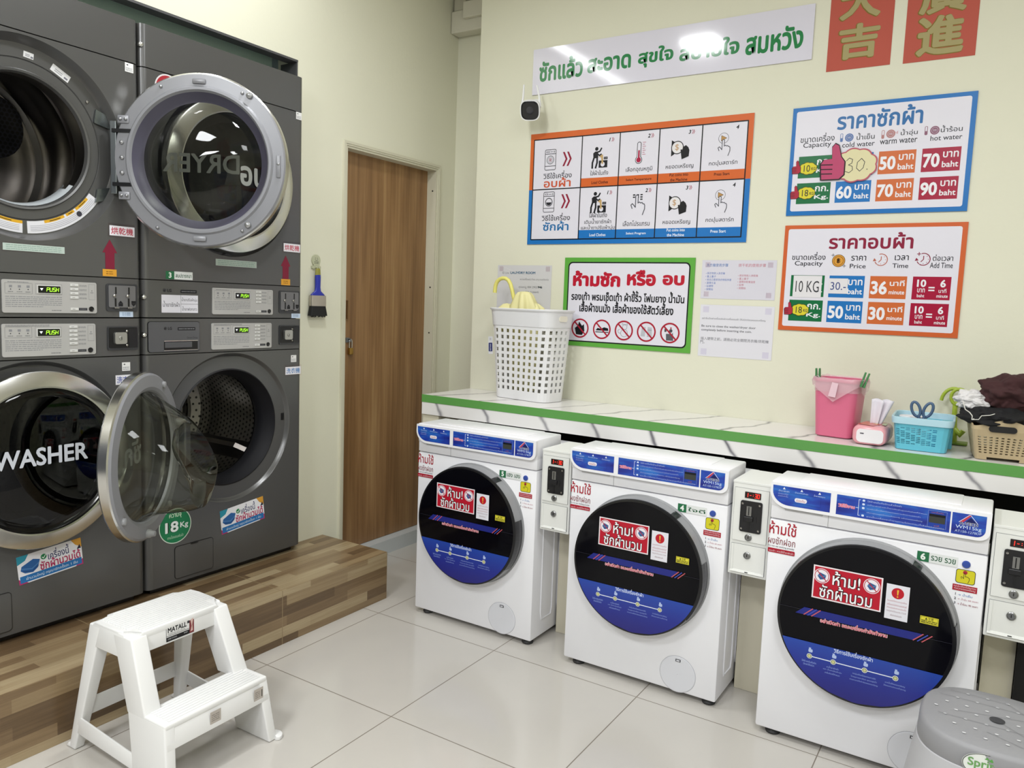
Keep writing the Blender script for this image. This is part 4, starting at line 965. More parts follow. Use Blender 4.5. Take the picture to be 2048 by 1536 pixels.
def person_icon(s,u,v,h):
    k='#1f1f25'
    s.circ(u-h*.20,v+h*.40,h*.09,k); s.poly([(u-h*.38,v+h*.2),(u-h*.27,v+h*.28),(u-h*.12,v+h*.28),(u-h*.1,v-h*.02),(u-h*.36,v-h*.05)],k)
    s.line([(u-h*.16,v+h*.24),(u-h*.02,v+h*.28),(u+h*.06,v+h*.42)],h*.075,k); s.line([(u-h*.16,v+h*.18),(u-h*.04,v+h*.08),(u+h*.06,v+h*.14)],h*.065,k)
    s.line([(u-h*.32,v),(u-h*.40,v-h*.25),(u-h*.40,v-h*.5)],h*.09,k); s.line([(u-h*.16,v),(u-h*.15,v-h*.25),(u-h*.22,v-h*.5)],h*.09,k)
    s.rect(u-h*.06,v-h*.5,u+h*.40,v-h*.16,k); s.rect(u+h*.2,v-h*.12,u+h*.40,v-h*.0,k); s.circ(u+h*.15,v-h*.34,h*.11,WHT)
    s.poly([(u-h*.06,v+h*.02),(u+h*.1,v+h*.12),(u+h*.15,v+h*.1),(u+h*.18,v-h*.3),(u+h*.1,v-h*.34),(u+h*.06,v-h*.02)],'#c2a26c'); s.crect(u+h*.27,v-h*.06,h*.03,h*.03,WHT); s.crect(u+h*.34,v-h*.06,h*.03,h*.03,WHT)
def thermo_icon(s,u,v,h):
    k='#24242a'; c='#a81c44'
    s.circ(u,v-h*.32,h*.175,k); s.rrect(u-h*.105,v-h*.3,u+h*.105,v+h*.5,h*.1,k); s.circ(u,v-h*.32,h*.145,WHT); s.rrect(u-h*.075,v-h*.3,u+h*.075,v+h*.47,h*.07,WHT)
    s.circ(u,v-h*.32,h*.115,c); s.rrect(u-h*.04,v-h*.3,u+h*.04,v+h*.12,h*.03,c)
    for i in range(7): s.line([(u+h*.17,v+h*(.46-.09*i)),(u+h*(.32 if i%2==0 else .27),v+h*(.46-.09*i))],h*.02,c)
def coin_icon(s,u,v,h):
    k='#1d1d22'
    s.poly([(u-h*.42,v+h*.46),(u-h*.26,v+h*.36),(u-h*.26,v-h*.2),(u-h*.42,v-h*.3)],k); s.circ(u-h*.12,v+h*.1,h*.31,k); s.circ(u-h*.12,v+h*.1,h*.27,'#e2dfe2')
    s.text('$',u-h*.14,v+h*.1,None,h*.32,'#c2a07c',.01)
    s.poly([(u+h*.04,v-h*.02),(u+h*.10,v+h*.01),(u+h*.14,v-h*.08),(u+h*.18,v+h*.12),(u+h*.3,v+h*.18),(u+h*.42,v+h*.08),(u+h*.48,v-h*.06),(u+h*.46,v-h*.34),(u+h*.12,v-h*.46)],k)
def play_icon(s,u,v,h):
    s.ring(u-h*.03,v+h*.3,h*.195,h*.21,'#3a3a44'); s.poly([(u-h*.12,v+h*.41),(u+h*.1,v+h*.3),(u-h*.12,v+h*.19)],'#b98f56'); s.line([(u-h*.12,v+h*.41),(u+h*.1,v+h*.3),(u-h*.12,v+h*.19)],h*.012,'#4a3a28',True)
    hand(s,u,v-h*.09,h*.62,'#4a4a54',WHT)
# instruction board
s=Sheet(0,.00016,.28); X0,X1,Z0,Z1=.6454,1.7231,1.6413,2.1687
s.board(X0,Z0,X1,Z1,.004,'#d9d9de'); cz=[(0.6662,2.1375),(0.9278,2.1366),(1.1209,2.1370),(1.3120,2.1395),(1.5057,2.1414),(1.6994,2.1445)]
cx=[p[0] for p in cz]; zt=sum(p[1] for p in cz)/6; zm=((0.6705,1.8984)[1]+(1.6979,1.9072)[1])/2; zb=((0.6732,1.6591)[1]+(1.7017,1.6690)[1])/2
s.rect(X0,zm,X1,Z1,'#d1652f'); s.rect(X0,Z0,X1,zm,'#2272bd'); s.rect(cx[0],zb,cx[5],zt,WHT)
b1=(0.9353,1.9413)[1]; b2=(0.9350,1.7017)[1]
b1=((0.9353,1.9413)[1]+(1.6964,1.9478)[1])/2; b2=((0.9350,1.7017)[1]+(1.6952,1.7093)[1])/2
s.rect(cx[1],zm,cx[5],b1,'#d1652f'); s.rect(cx[1],zb,cx[5],b2,'#2272bd')
K='#16161c'
for x in cx[:1]+cx[5:]: s.line([(x,zb),(x,zt)],.005,K)
for x in cx[1:5]: s.line([(x,zb),(x,zt)],.005,K)
for z_ in (zb,zm,zt): s.line([(cx[0],z_),(cx[5],z_)],.005,K)
ce=[(cx[i]+cx[i+1])/2 for i in range(5)]
for ic,ch,wash,col,tt,q1,q2 in (((0.7592,2.0413),(0.8494,2.0401),False,'#c9593a','อบผ้า',(0.8008,1.9700,0.1556,0.0352),(0.8015,1.9331,0.1477,0.0447)),((0.7599,1.8421),(0.8504,1.8432),True,'#2a6fa8','ซักผ้า',(0.8012,1.7711,0.1565,0.0356),(0.8030,1.7278,0.1419,0.0452))):
    washer_icon(s,*ic,.095,wash); chev(s,*ch,.066,'#8f1c38'); s.text('วิธีใช้เครื่อง',*q1,'#1d1d24',.008); s.text(tt,*q2,col,.02)
for n_,p in (('1',(1.0698,2.1118)),('2',(1.2628,2.1138)),('3',(1.4501,2.1146)),('4',(1.6569,2.1177)),('1',(1.0720,1.8741)),('2',(1.2642,1.8758)),('3',(1.4520,1.8783)),('4',(1.6577,1.8807))):
    s.text(n_,*p,None,.017,K,.03,ital=.2)
    if n_!='4': chev(s,p[0]+.015,p[1],.018,'#a0324a')
for p in ((1.0239,2.0363),(1.0274,1.8322)): person_icon(s,*p,.096)
for p in ((1.4078,2.0430),(1.4102,1.8060)): coin_icon(s,*p,.092)
for p in ((1.6027,2.0445),(1.6038,1.8092)): play_icon(s,*p,.105)
p=1.2169,2.0423; thermo_icon(s,*p,.097)
p=1.2221,1.8481
for i in range(3):
    for j in range(3):
        if not(j==2 and i<2): s.crect(p[0]-.018+.018*i,p[1]+.009-.010*j,.012,.0055,K,.002)
p=1.2231,1.8103; hand(s,*p,.085,'#4a4a54',WHT)
for tx,q in (('ใส่ผ้าในถัง',(1.0226,1.9666,0.0924,0.0227)),('เลือกอุณหภูมิ',(1.2207,1.9689,0.1281,0.0265)),('หยอดเหรียญ',(1.4108,1.9712,0.1261,0.0236)),('กดปุ่มสตาร์ท',(1.6031,1.9732,0.1226,0.0249)),('ใส่ผ้าในถัง',(1.0273,1.7737,0.0919,0.0230)),('เติมน้ำยาซักผ้า',(1.0269,1.7462,0.1382,0.0253)),('และน้ำยาปรับผ้านุ่ม',(1.0282,1.7168,0.1752,0.0276)),('เลือกโปรแกรม',(1.2208,1.7312,0.1307,0.0246)),('หยอดเหรียญ',(1.4111,1.7319,0.1263,0.0239)),('กดปุ่มสตาร์ท',(1.6035,1.7360,0.1217,0.0253))): s.text(tx,*q,'#22222a',.006)
for tx,q,c in (('Load Clothes',(1.0277,1.9226,0.0849,0.0137),0),('Select Temperature',(1.2211,1.9245,0.1239,0.0133),0),('Put coins into',(1.4102,1.9359,0.0853,0.0129),0),('the Machine',(1.4107,1.9147,0.0789,0.0129),0),('Press Start',(1.6012,1.9283,0.0667,0.0125),0),('Load Clothes',(1.0286,1.6824,0.0837,0.0138),1),('Select Program',(1.2214,1.6851,0.0969,0.0134),1),('Put coins into',(1.4104,1.6977,0.0844,0.0130),1),('the Machine',(1.4104,1.6763,0.0796,0.0131),1),('Press Start',(1.6008,1.6890,0.0671,0.0127),1)): s.text(tx,*q,'#dfe8f4' if c else '#4a1a10',.02)
poster('instruction_board',s,'orange and blue picture board of washing steps, on the wall below the camera','sign')
# banner
s=Sheet(0,.00016,.09,.5); s.board(.642,2.3536,1.9329,2.565,.005,'#dcdae8'); s.step=.00016
for t,q in (('ซักแล้ว',(0.7957,2.4564,0.2352,0.0918)),('สะอาด',(1.0458,2.4473,0.2183,0.0597)),('สุขใจ',(1.2716,2.4483,0.1655,0.0769)),('สบายใจ',(1.5117,2.4480,0.2605,0.0678)),('สมหวัง',(1.7815,2.4452,0.2290,0.0865))): s.text(t,q[0],q[1]+.004,q[2],q[3]*1.1,'#26804a',.035)
poster('banner',s,'long white sign with green Thai lettering, top of the wall','sign')
# prohibition board
s=Sheet(0,.00016,.3); X0,X1,Z0,Z1=.8628,1.5088,1.1594,1.577
s.board(X0,Z0,X1,Z1,.004,'#5fa843'); s.rrect(X0+.020,Z0+.020,X1-.020,Z1-.020,.022,K); s.rrect(X0+.026,Z0+.026,X1-.026,Z1-.026,.018,WHT)
for t,q in (('ห้ามซัก',(1.0340,1.4790,0.2471,0.0745)),('หรือ',(1.2606,1.4857,0.1412,0.0720)),('อบ',(1.4138,1.4780,0.1021,0.0462))): s.text(t,*q,'#b81c34',.05)
q=(1.1878,1.4017,0.5633,0.0502); s.text('รองเท้า พรมเช็ดเท้า ผ้าขี้ริ้ว โฟมยาง น้ำมัน',*q,'#17171d',.03)
q=(1.1869,1.3501,0.4702,0.0549); s.text('เสื้อผ้าขนมั่ง เสื้อผ้าของใช้สัตว์เลี้ยง',*q,'#17171d',.03)
cs=[(0.9601,1.2408),(1.0750,1.2430),(1.1874,1.2440),(1.2986,1.2450),(1.4110,1.2452)]; r=.046
for i,(u,v) in enumerate(cs):
    v=cs[2][1]
    if i==0: s.poly([(u-.02,v-.03),(u-.028,v),(u-.012,v+.012),(u-.006,v+.032),(u+.01,v+.012),(u+.02,v+.02),(u+.024,v-.012),(u+.012,v-.032)],K)
    if i==1: s.poly([(u-.032,v-.006),(u-.022,v+.006),(u-.006,v+.002),(u+.012,v+.010),(u+.032,v+.006),(u+.034,v-.006)],K); s.line([(u-.032,v-.013),(u+.034,v-.013)],.004,K); s.line([(u-.02,v+.014),(u-.005,v+.009)],.003,K)
    if i==2:
        s.ring(u+.004,v+.016,.010,.012,'#8d8d96'); s.line([(u-.008,v+.024),(u-.010,v+.032),(u-.002,v+.028),(u+.010,v+.028),(u+.017,v+.032),(u+.016,v+.022)],.0018,'#8d8d96'); s.ring(u+.002,v-.012,.016,.018,'#8d8d96'); s.ring(u-.020,v-.004,.008,.010,'#8d8d96',20,90,300)
    if i==3:
        s.poly([(u-.028,v-.022),(u-.022,v+.020),(u-.004,v+.022),(u-.006,v-.022)],'#b9bcc4'); s.poly([(u+.004,v-.024),(u+.006,v+.022),(u+.026,v+.020),(u+.028,v-.020)],'#b9bcc4'); s.line([(u-.022,v+.012),(u-.006,v+.012)],.0015,'#6d7078'); s.line([(u+.006,v+.008),(u+.026,v+.008)],.0015,'#6d7078')
    if i==4:
        s.poly([(u-.026,v+.018),(u-.016,v+.018),(u-.016,v+.004),(u-.026,v+.004)],'#4a4b52'); s.poly([(u-.016,v-.034),(u-.018,v-.004),(u+.010,v-.004),(u+.014,v+.004),(u+.018,v-.034)],'#5a5b62'); s.circ(u+.004,v+.010,.008,'#4a4b52'); s.circ(u+.004,v+.022,.004,'#b04050')
    s.ring(u,v,r*.84,r,'#a81c34'); s.line([(u-r*.64,v+r*.64),(u+r*.64,v-r*.64)],.007,'#a81c34')
poster('prohibition_board',s,'green edged sign with red ban rings, partly behind the laundry basket','sign')
# price boards
def thumb(s,u,v,k,c,o='#2a1a22'):
    """thumbs-up mark, k = height"""
    P=[(-.30,-.5),(.18,-.5),(.3,-.38),(.3,-.02),(.2,.12),(.12,.44),(.02,.5),(-.06,.4),(-.04,.08),(-.26,.06),(-.34,-.06)]
    pts=[(u+a*k,v+b*k) for a,b in P]; s.poly([(u+a*k*1.12,v+b*k*1.06) for a,b in P],o); s.poly(pts,c)
    for q in (-.08,-.21,-.34): s.line([(u-.33*k,v+q*k),(u-.02*k,v+(q-.01)*k)],k*.03,o)
def cloud(u,v,w,h,n=9,ph=0):
    return [(u+w/2*(1+.08*abs(sin(n/2*t+ph)))*cos(t),v+h/2*(1+.10*abs(sin(n/2*t+ph)))*sin(t)) for t in [2*pi*i/72 for i in range(72)]]
PT='#2a2a32'
s=Sheet(0,.00016,.28); X0,X1,Z0,Z1=1.8777,2.5168,1.7456,2.169
s.board(X0,Z0,X1,Z1,.004,'#1f6fb8'); s.rrect(X0+.015,Z0+.017,X1-.017,Z1-.015,.008,WHT)
q=(2.1975,2.1074,0.2985,0.0782); s.text('ราคาซักผ้า',q[0],q[1],q[2],q[3]*.95,'#2c6aa6',.025)
for t,b_ in (('ขนาดเครื่อง',(1.9780,2.0483,0.1283,0.0330)),('Capacity',(1.9786,2.0183,0.1055,0.0253)),('น้ำเย็น',(2.1547,2.0408,0.0637,0.0264)),('cold water',(2.1307,2.0116,0.1164,0.0190)),('น้ำอุ่น',(2.3048,2.0414,0.0569,0.0275)),('warm water',(2.2702,2.0130,0.1277,0.0185)),('น้ำร้อน',(2.4436,2.0449,0.0699,0.0250)),('hot water',(2.4284,2.0133,0.1026,0.0180))): s.text(t,*b_,PT,.008)
for (a,b_,c) in (((2.0681,2.0402),(2.0959,2.0389),'#4f6fa8'),((2.2152,2.0407),(2.2421,2.0411),'#b07a78'),((2.3609,2.0425),(2.3893,2.0416),'#8a5a70')):
    s.rrect(a[0]-.005,a[1]-.016,a[0]+.005,a[1]+.016,.004,c); s.rrect(a[0]-.003,a[1]-.002,a[0]+.003,a[1]+.014,.002,WHT); s.circ(b_[0],b_[1],.0155,c); s.ring(b_[0],b_[1],.010,.011,'#c9c6d4'); s.micro(b_[0],b_[1],.012,.008,2,'#c9c6d4')
s.text('rd',(2.2607,2.0451)[0],(2.2607,2.0451)[1],None,.010,'#c06a74')
cols=[(1.9132,1.7893,2.0411,1.8718),(2.0601,1.7910,2.1881,1.8726),(2.2071,1.7929,2.3346,1.8750),(2.3545,1.7933,2.4807,1.8771)]
r1=(2.2076,1.8924,2.3346,1.9776)
GRN,BLU,ORG,RED='#176b3f','#2472ba','#cc6a38','#a3183a'
def tile(s,u0,v0,u1,v1,c,big,t1='บาท',t2='baht',bw=.44):
    w,h=u1-u0,v1-v0; s.rect(u0,v0,u1,v1,c)
    if big: s.text(big,u0+w*(.03+bw/2),v0+h*.48,w*bw,h*.60,'#e9e8ee',.035)
    s.text(t1,u0+w*.745,v0+h*.70,w*.40,h*.26,'#e9e8ee',.02); s.text(t2,u0+w*.745,v0+h*.29,w*.42,h*(.18 if t2=='minute' else .26),'#e9e8ee',.02)
for (a,b_),vals in zip(((r1[1],r1[3]),(cols[1][1],cols[1][3])),((None,None,'50','70'),(None,'60','70','90'))):
    for i,(cq,c,v_) in enumerate(zip(cols,(GRN,BLU,ORG,RED),vals)):
        if i==0: tile(s,cq[0],a,cq[2],b_,c,None,'กก.','Kg.')
        else: tile(s,cq[0],a,cq[2],b_,c,v_)
poster('price_board',s,'blue framed Thai wash price board, upper of the two price boards','sign')
CB1=cols; R1=r1
s=Sheet(0,.00016,.28); X0,X1,Z0,Z1=1.8789,2.5259,1.2831,1.7064
s.board(X0,Z0,X1,Z1,.004,'#cc6234'); s.rrect(X0+.015,Z0+.017,X1-.017,Z1-.015,.008,WHT)
q=(2.2022,1.6422,0.3001,0.0631); s.text('ราคาอบผ้า',q[0],q[1],q[2],q[3],'#8a1f3c',.025)
for t,b_ in (('ขนาดเครื่อง',(1.9790,1.5840,0.1288,0.0319)),('Capacity',(1.9806,1.5521,0.1077,0.0240)),('ราคา',(2.1659,1.5752,0.0541,0.0193)),('Price',(2.1646,1.5448,0.0578,0.0174)),('เวลา',(2.3170,1.5768,0.0479,0.0188)),('Time',(2.3143,1.5471,0.0549,0.0170)),('ต่อเวลา',(2.4546,1.5773,0.0666,0.0238)),('Add Time',(2.4512,1.5493,0.0750,0.0202))): s.text(t,*b_,PT,.01)
u,v=2.0930,1.5650; s.circ(u,v,.0245,'#5a3a1e'); s.circ(u,v,.0225,'#d89a3e'); s.ring(u,v,.0165,.018,'#5a3a1e'); s.text('฿',u,v,None,.022,'#5a3a1e',.02)
for q_ in ((-.022,.022),(.022,-.02)): s.line([(u+q_[0]-.006,v+q_[1]),(u+q_[0]+.006,v+q_[1])],.0016,PT); s.line([(u+q_[0],v+q_[1]-.006),(u+q_[0],v+q_[1]+.006)],.0016,PT)
for (u,v),c,pl in (((2.2458,1.5694),'#b5604a',False),((2.3907,1.5713),'#8c2440',True)):
    s.ring(u,v,.0205,.0235,c,30,-125,110); s.ring(u,v,.0205,.0235,c,14,200,232); s.poly([(u-.029,v-.006),(u-.016,v-.004),(u-.024,v+.006)],c); s.line([(u,v+.012),(u,v),(u-.008,v-.009)],.0028,c)
    for a in (0,45,-45,-90): s.circ(u+.016*cos(rad(a)),v+.016*sin(rad(a)),.0014,c,n=8)
    if pl: s.line([(u-.022,v+.020),(u-.010,v+.020)],.0026,c); s.line([(u-.016,v+.014),(u-.016,v+.026)],.0026,c)
cols=[(1.9165,1.4212,2.0463,1.5070),(2.0642,1.4252,2.1938,1.5097),(2.2134,1.4270,2.3417,1.5121),(2.3614,1.4297,2.4883,1.5139)]
g2=(1.9176,1.3224,2.0461,1.4074)
for (a,b_),n_,m_ in (((cols[0][1],cols[0][3]),None,'36'),((g2[1],g2[3]),'50','30')):
    for i,(cq,c) in enumerate(zip(cols,(GRN,BLU,ORG,RED))):
        if i==0: tile(s,cq[0],a,cq[2],b_,c,None,'กก.','Kg.')
        if i==1: tile(s,cq[0],a,cq[2],b_,c,n_)
        if i==2: tile(s,cq[0],a,cq[2],b_,c,m_,'นาที','minute',.45)
        if i==3:
            u0,u1=cq[0],cq[2]; w,h=u1-u0,b_-a; s.rect(u0,a,u1,b_,c)
            for f,t0,t1,t2 in ((.24,'10','บาท','baht'),(.80,'6','นาที','minute')):
                s.text(t0,u0+w*f,a+h*.71,None,h*.33,'#e9e8ee',.035); s.text(t1,u0+w*f,a+h*.40,w*.20,h*.18,'#e9e8ee',.015); s.text(t2,u0+w*f,a+h*.17,w*(.2 if t2=='baht' else .29),h*.14,'#e9e8ee',.015)
            s.rect(u0+w*.43,a+h*.50,u0+w*.59,a+h*.56,'#e9e8ee'); s.rect(u0+w*.43,a+h*.38,u0+w*.59,a+h*.44,'#e9e8ee')
poster('price_board',s,'orange framed Thai drying price board, lower of the two price boards','sign')
CB2=cols
# stuck-on price tags
def yellow_tag(px,fist,t,label):
    s=Sheet(.0056,.00016,.4); u,v=px; w=.066
    s.poly(cloud(u,v,w,.046),'#5a4a18'); s.poly(cloud(u,v,w*.95,.042),'#d8cc34'); s.text(t,u-.004,v,.024,.026,PT,.0); s.text('KG',u+.021,v-.002,.016,.012,PT,.02); thumb(s,fist[0]-.004,fist[1]+.006,.050,'#a8283e'); poster('price_tag',s,label,'price tag','yellow capacity tags')
yellow_tag((1.9508,1.9298),(1.9108,1.9310),'10','yellow cloud tag marked 10 KG with a red thumb, on the blue framed board')
yellow_tag((1.9508,1.8334),(1.9112,1.8321),'18','yellow cloud tag marked 18 KG with a red thumb, on the blue framed board')
yellow_tag((1.9606,1.3675),(1.9202,1.3670),'18','yellow cloud tag marked 18 KG with a red thumb, on the orange framed board')
s=Sheet(.0056,.00016,.45); u,v=2.1258,1.9316; s.board(u-.05,v-.04,u+.05,v+.03,.004,'#d9d2a8'); s.poly(cloud(u,v,.152,.122),'#b8586a'); s.poly(cloud(u,v,.142,.112),'#ddd6ac'); 
s.line([(u-.032,v+.018),(u-.022,v+.028),(u-.010,v+.022),(u-.012,v+.008),(u-.024,v+.002),(u-.010,v-.004),(u-.008,v-.018),(u-.020,v-.028),(u-.034,v-.022)],.0022,'#33333c'); s.line([(u+.022,v+.024),(u+.008,v+.010),(u+.006,v-.012),(u+.018,v-.024),(u+.030,v-.012),(u+.034,v+.010),(u+.022,v+.024)],.0022,'#33333c',True); s.circ(u+.044,v-.018,.002,'#33333c',n=8)
fu,fv=2.0459,1.9500; thumb(s,fu,fv,.135,'#b8486e'); poster('price_tag',s,'large cream cloud tag marked 30 with a pink thumbs-up hand','price tag')
def slip(q,t,label,c):
    s=Sheet(.0052,.00016,.5); u0,v0,u1,v1=q; s.rect(u0,v0,u1,v1,'#dedce0'); s.text(t,(u0+u1)/2,(v0+v1)/2,(u1-u0)*.82,(v1-v0)*.52,c,-.004 if False else 0); poster('price_slip',s,label,'slip')
slip((1.9270,1.4183,2.0368,1.5053),'10 KG','white paper slip with handwritten 10 KG on the orange framed board','#3a3a40')
slip((2.0639,1.4362,2.1343,1.4959),'30.-','white paper slip with handwritten 30 on the orange framed board','#3c4a86')
# paper notices
s=Sheet(0,.0002,.25); X0,X1,Z0,Z1=1.5393,1.8553,1.402,1.5669; s.rect(X0,Z0,X1,Z1,'#d5d3de'); w,h=X1-X0,Z1-Z0
s.text('洗衣機使用步驟',X0+w*.21,Z1-h*.13,w*.30,h*.085,'#4a78b8'); s.text('烘干机的使用步骤',X0+w*.68,Z1-h*.13,w*.36,h*.085,'#c06a7c')
for k,t in enumerate(('將衣物放入洗衣機','蓋上蓋子','按自己需求洗衣物程序選','選擇水溫','投硬幣','按開始')): s.text('• '+t,X0+w*(.055)+.0095*len(t)/2*1.02+.004,Z1-h*(.34+.083*k),.0095*(len(t)+.8),h*.06,'#5a7ac0')
for k,t in enumerate(('將衣物放入烘乾機','蓋上蓋子','選擇烘乾機溫度','投幣','按開始')): s.text('• '+t,X0+w*.50+.0095*len(t)/2+.004,Z1-h*(.39+.08*k),.0095*(len(t)+.8),h*.058,'#c07084')
for a in (.08,.92): 
    for b_ in (.12,.88): s.crect(X0+w*a,Z0+h*b_,.022,.022,FILM)
poster('paper_notice',s,'wide paper with blue and pink Chinese lists, beside the prohibition board','notice')
s=Sheet(0,.0002,.5); X0,X1,Z0,Z1=1.5434,1.8597,1.1522,1.3757; s.rect(X0,Z0,X1,Z1,'#dddce4'); w,h=X1-X0,Z1-Z0
s.text('อย่าลืมปิดฝาเครื่องซักผ้า/เครื่องอบผ้า ให้สนิทก่อนหยอดเหรียญ',X0+w*.46,Z1-h*.26,w*.86,h*.055,'#5a5a64'); s.text('Be sure to close the washer/dryer door',X0+w*.40,Z1-h*.415,w*.74,h*.055,'#4a4a54',.01); s.text('completely before inserting the coin.',X0+w*.375,Z1-h*.49,w*.69,h*.055,'#4a4a54',.01)
s.text('插入硬幣之前，請務必完全關閉洗衣機/烘乾機',X0+w*.49,Z1-h*.655,w*.92,h*.062,'#5e5e68'); s.text('門。',X0+w*.055,Z1-h*.725,w*.06,h*.06,'#5e5e68')
for a in (.08,.92):
    for b_ in (.09,.91): s.crect(X0+w*a,Z0+h*b_,.026,.026,'#cfcbdc')
poster('paper_notice',s,'white paper asking to close the door, below the Chinese list','notice')
s=Sheet(0,.0002,.2); X0,X1,Z0,Z1=.475,.790,1.315,1.5395; s.rect(X0,Z0,X1,Z1,'#d0cfd2'); w,h=X1-X0,Z1-Z0
s.text('ID Line',X0+w*.155,Z1-h*.17,w*.12,h*.045,'#6e7278'); s.text('LAUNDRY ROOM',X0+w*.475,Z1-h*.165,w*.46,h*.055,'#2f5f80',.035)
s.text('หากเครื่องขัดข้อง สามารถติดต่อ',X0+w*.69,Z1-h*.30,w*.52,h*.055,'#6a6a70'); s.text('คุณหญู 084 2903',X0+w*.58,Z1-h*.485,w*.34,h*.062,'#6a6a70'); s.text('946',X0+w*.80,Z1-h*.475,w*.08,h*.05,'#22323c',.04); s.text('นุช  092 2236645',X0+w*.62,Z1-h*.59,w*.32,h*.05,'#6a6a70')
s.line([(X0+w*.1,Z1-h*.03),(X0+w*.9,Z1-h*.45)],.0014,'#dcdbde'); s.crect(X0+w*.07,Z1-h*.08,.024,.024,FILM); s.crect(X0+w*.93,Z1-h*.08,.024,.024,FILM)
poster('paper_notice',s,'grey laminated contact sheet behind the yellow umbrella handle','notice')
# red paper scrolls
def scroll(q,chars,label,zt):
    u0,u1,zb=q; s=Sheet(0,.0002,.6); s.rect(u0,zb,u1,zt,'#b75648'); w=u1-u0; return s,w
u0=1.990; u1=2.2178; zb=2.298
s,w=scroll((u0,u1,zb),'','',2.745); m=(u0+u1)/2+.006
for t,p in (('吉',(2.1021,2.3999)),('大',(2.0978,2.5474))): s.text(t,p[0]-.002,p[1],w*.66,.135,'#7e6a2c',.045); s.text(t,p[0],p[1]+.001,w*.64,.13,'#a49a6c',.03)
poster('paper_scroll',s,'red paper scroll with gold characters, hung next to the white banner','scroll','red paper scrolls')
u0=2.2615; u1=2.495; zb=2.295
s,w=scroll((u0,u1,zb),'','',2.745)
for t,p in (('進',(2.3788,2.3814)),('廣',(2.3778,2.5280))): s.text(t,p[0]-.002,p[1],w*.68,.145,'#7e6a2c',.045); s.text(t,p[0],p[1]+.001,w*.66,.14,'#a49a6c',.03)
poster('paper_scroll',s,'red paper scroll with gold characters, farther from the white banner','scroll','red paper scrolls')

# security camera
root=empty('security_camera',(.665,WY,2.305),0,'small white security camera with a black face and two antennas on the wall','camera')
b=BM(); lathe(b,[(.028,0),(.028,-.008),(.022,-.012)],0,0,24,0,True,True); tube(b,[(0,-.01,0),(.004,-.05,-.006),(.012,-.07,-.02)],.010,10); obj('bracket',b,WHITEP,root,smooth=50)
axis=Vector((.36,-.86,-.36)).normalized(); ctr=Vector((.034,-.105,-.046)); a1=axis.cross(Vector((0,0,1))).normalized(); a2=a1.cross(axis)
def sq(r,t,e=3.2):
    c,q=cos(t),sin(t); k=(abs(c)**e+abs(q)**e)**(-1/e); return r*k*c,r*k*q
def ringat(d,r): 
    out=[]
    for i in range(40):
        x,y=sq(r,2*pi*i/40); out.append(tuple(ctr+axis*d+a1*x+a2*y))
    return out
b=BM(); loft(b,[ringat(-.045,.026),ringat(-.040,.038),ringat(-.01,.044),ringat(.022,.0465),ringat(.028,.0462),ringat(.028,.042)],0,True); f=obj('body',b,WHITEP,root,smooth=50)
b=BM(); loft(b,[ringat(.0275,.0425),ringat(.029,.041),ringat(.0292,.035)],0,False,True); fc=obj('face',b,mat('#111114',.2),root,smooth=50)
b=BM(); 
def rnd(d,r,n=24): return [tuple(ctr+axis*d+a1*r*cos(2*pi*i/n)+a2*r*sin(2*pi*i/n)) for i in range(n)]
loft(b,[rnd(.0293,.018),rnd(.0305,.017),rnd(.0297,.012),rnd(.0299,.001)],0,False,True); obj('lens',b,mat('#2e2e33',.15),fc,smooth=50)
for sx,tx in ((-1,-.03),(1,-.002)):
    p=ctr+a1*(.043*sx)+Vector((0,0,.012)); b=BM(); tube(b,[tuple(p),tuple(p+Vector((tx*.4,.01,.05))),tuple(p+Vector((tx,.015,.105)))],[.0065,.005,.0042],8); obj('antenna',b,WHITEP,root,smooth=60)

# brush on its hook, padlock
root=empty('wall_hook',(.001,-.2645,1.4775),rad(90),'pale round adhesive hook with a smiling face, holding the brush','hook')
b=BM(); pts=[(.026*cos(rad(a)),.034+.026*sin(rad(a))) for a in range(-60,241,12)]+[(-.018,.010),(-.028,.008),(-.028,-.002),(-.012,-.006),(0,.002),(.012,-.006),(.028,-.002),(.028,.008),(.018,.010)]
prism(b,pts,-.005,0,0,.001); obj('backing',b,mat('#b9bca0',.5),root)
s=Sheet(.0054,.0001); s.circ(-.006,.044,.0018,PT,n=8); s.circ(.006,.044,.0018,PT,n=8); s.ring(0,.042,.008,.0095,PT,10,200,340); s.micro(0,.024,.026,.012,2,'#5a5c50',.45,4); s.build('face_print',root)
b=BM(); tube(b,[(0,-.004,.004),(0,-.014,-.004),(0,-.020,.002),(0,-.020,.008)],.0025,8); obj('hook',b,mat('#b9bca0',.4),root)
root=empty('paint_brush',(.006,-.266,1.255),rad(90),'blue-handled brush with black bristles hanging between the grey machines and door','brush')
b=BM(); rings=[]
for z_,w_,t in ((.098,.042,.010),(.100,.043,.0105),(.106,.036,.010),(.118,.018,.009),(.135,.0145,.009),(.165,.015,.010),(.180,.0155,.010),(.191,.015,.009)): rings.append([(w_*cos(2*pi*i/24),-.012+t*sin(2*pi*i/24),z_) for i in range(24)])
loft(b,rings,0,True,True); obj('handle',b,mat('#2531a4',.35),root,smooth=50)
b=BM(); rings=[]
for z_,w_,t in ((.190,.0152,.009),(.214,.013,.008),(.220,.009,.006)): rings.append([(w_*cos(2*pi*i/24),-.012+t*sin(2*pi*i/24),z_) for i in range(24)])
loft(b,rings,0,True,True); obj('handle_tip',b,mat('#8f8b3a',.4),root,smooth=50)
b=BM(); rings=[]
for z_,w_ in ((.050,.0445),(.052,.0455),(.060,.045),(.062,.0455),(.072,.0455),(.074,.045),(.098,.0445)): rings.append([(p[0],-.012+p[1],z_) for p in rrpts(0,0,w_*2,.024,.008,4)])
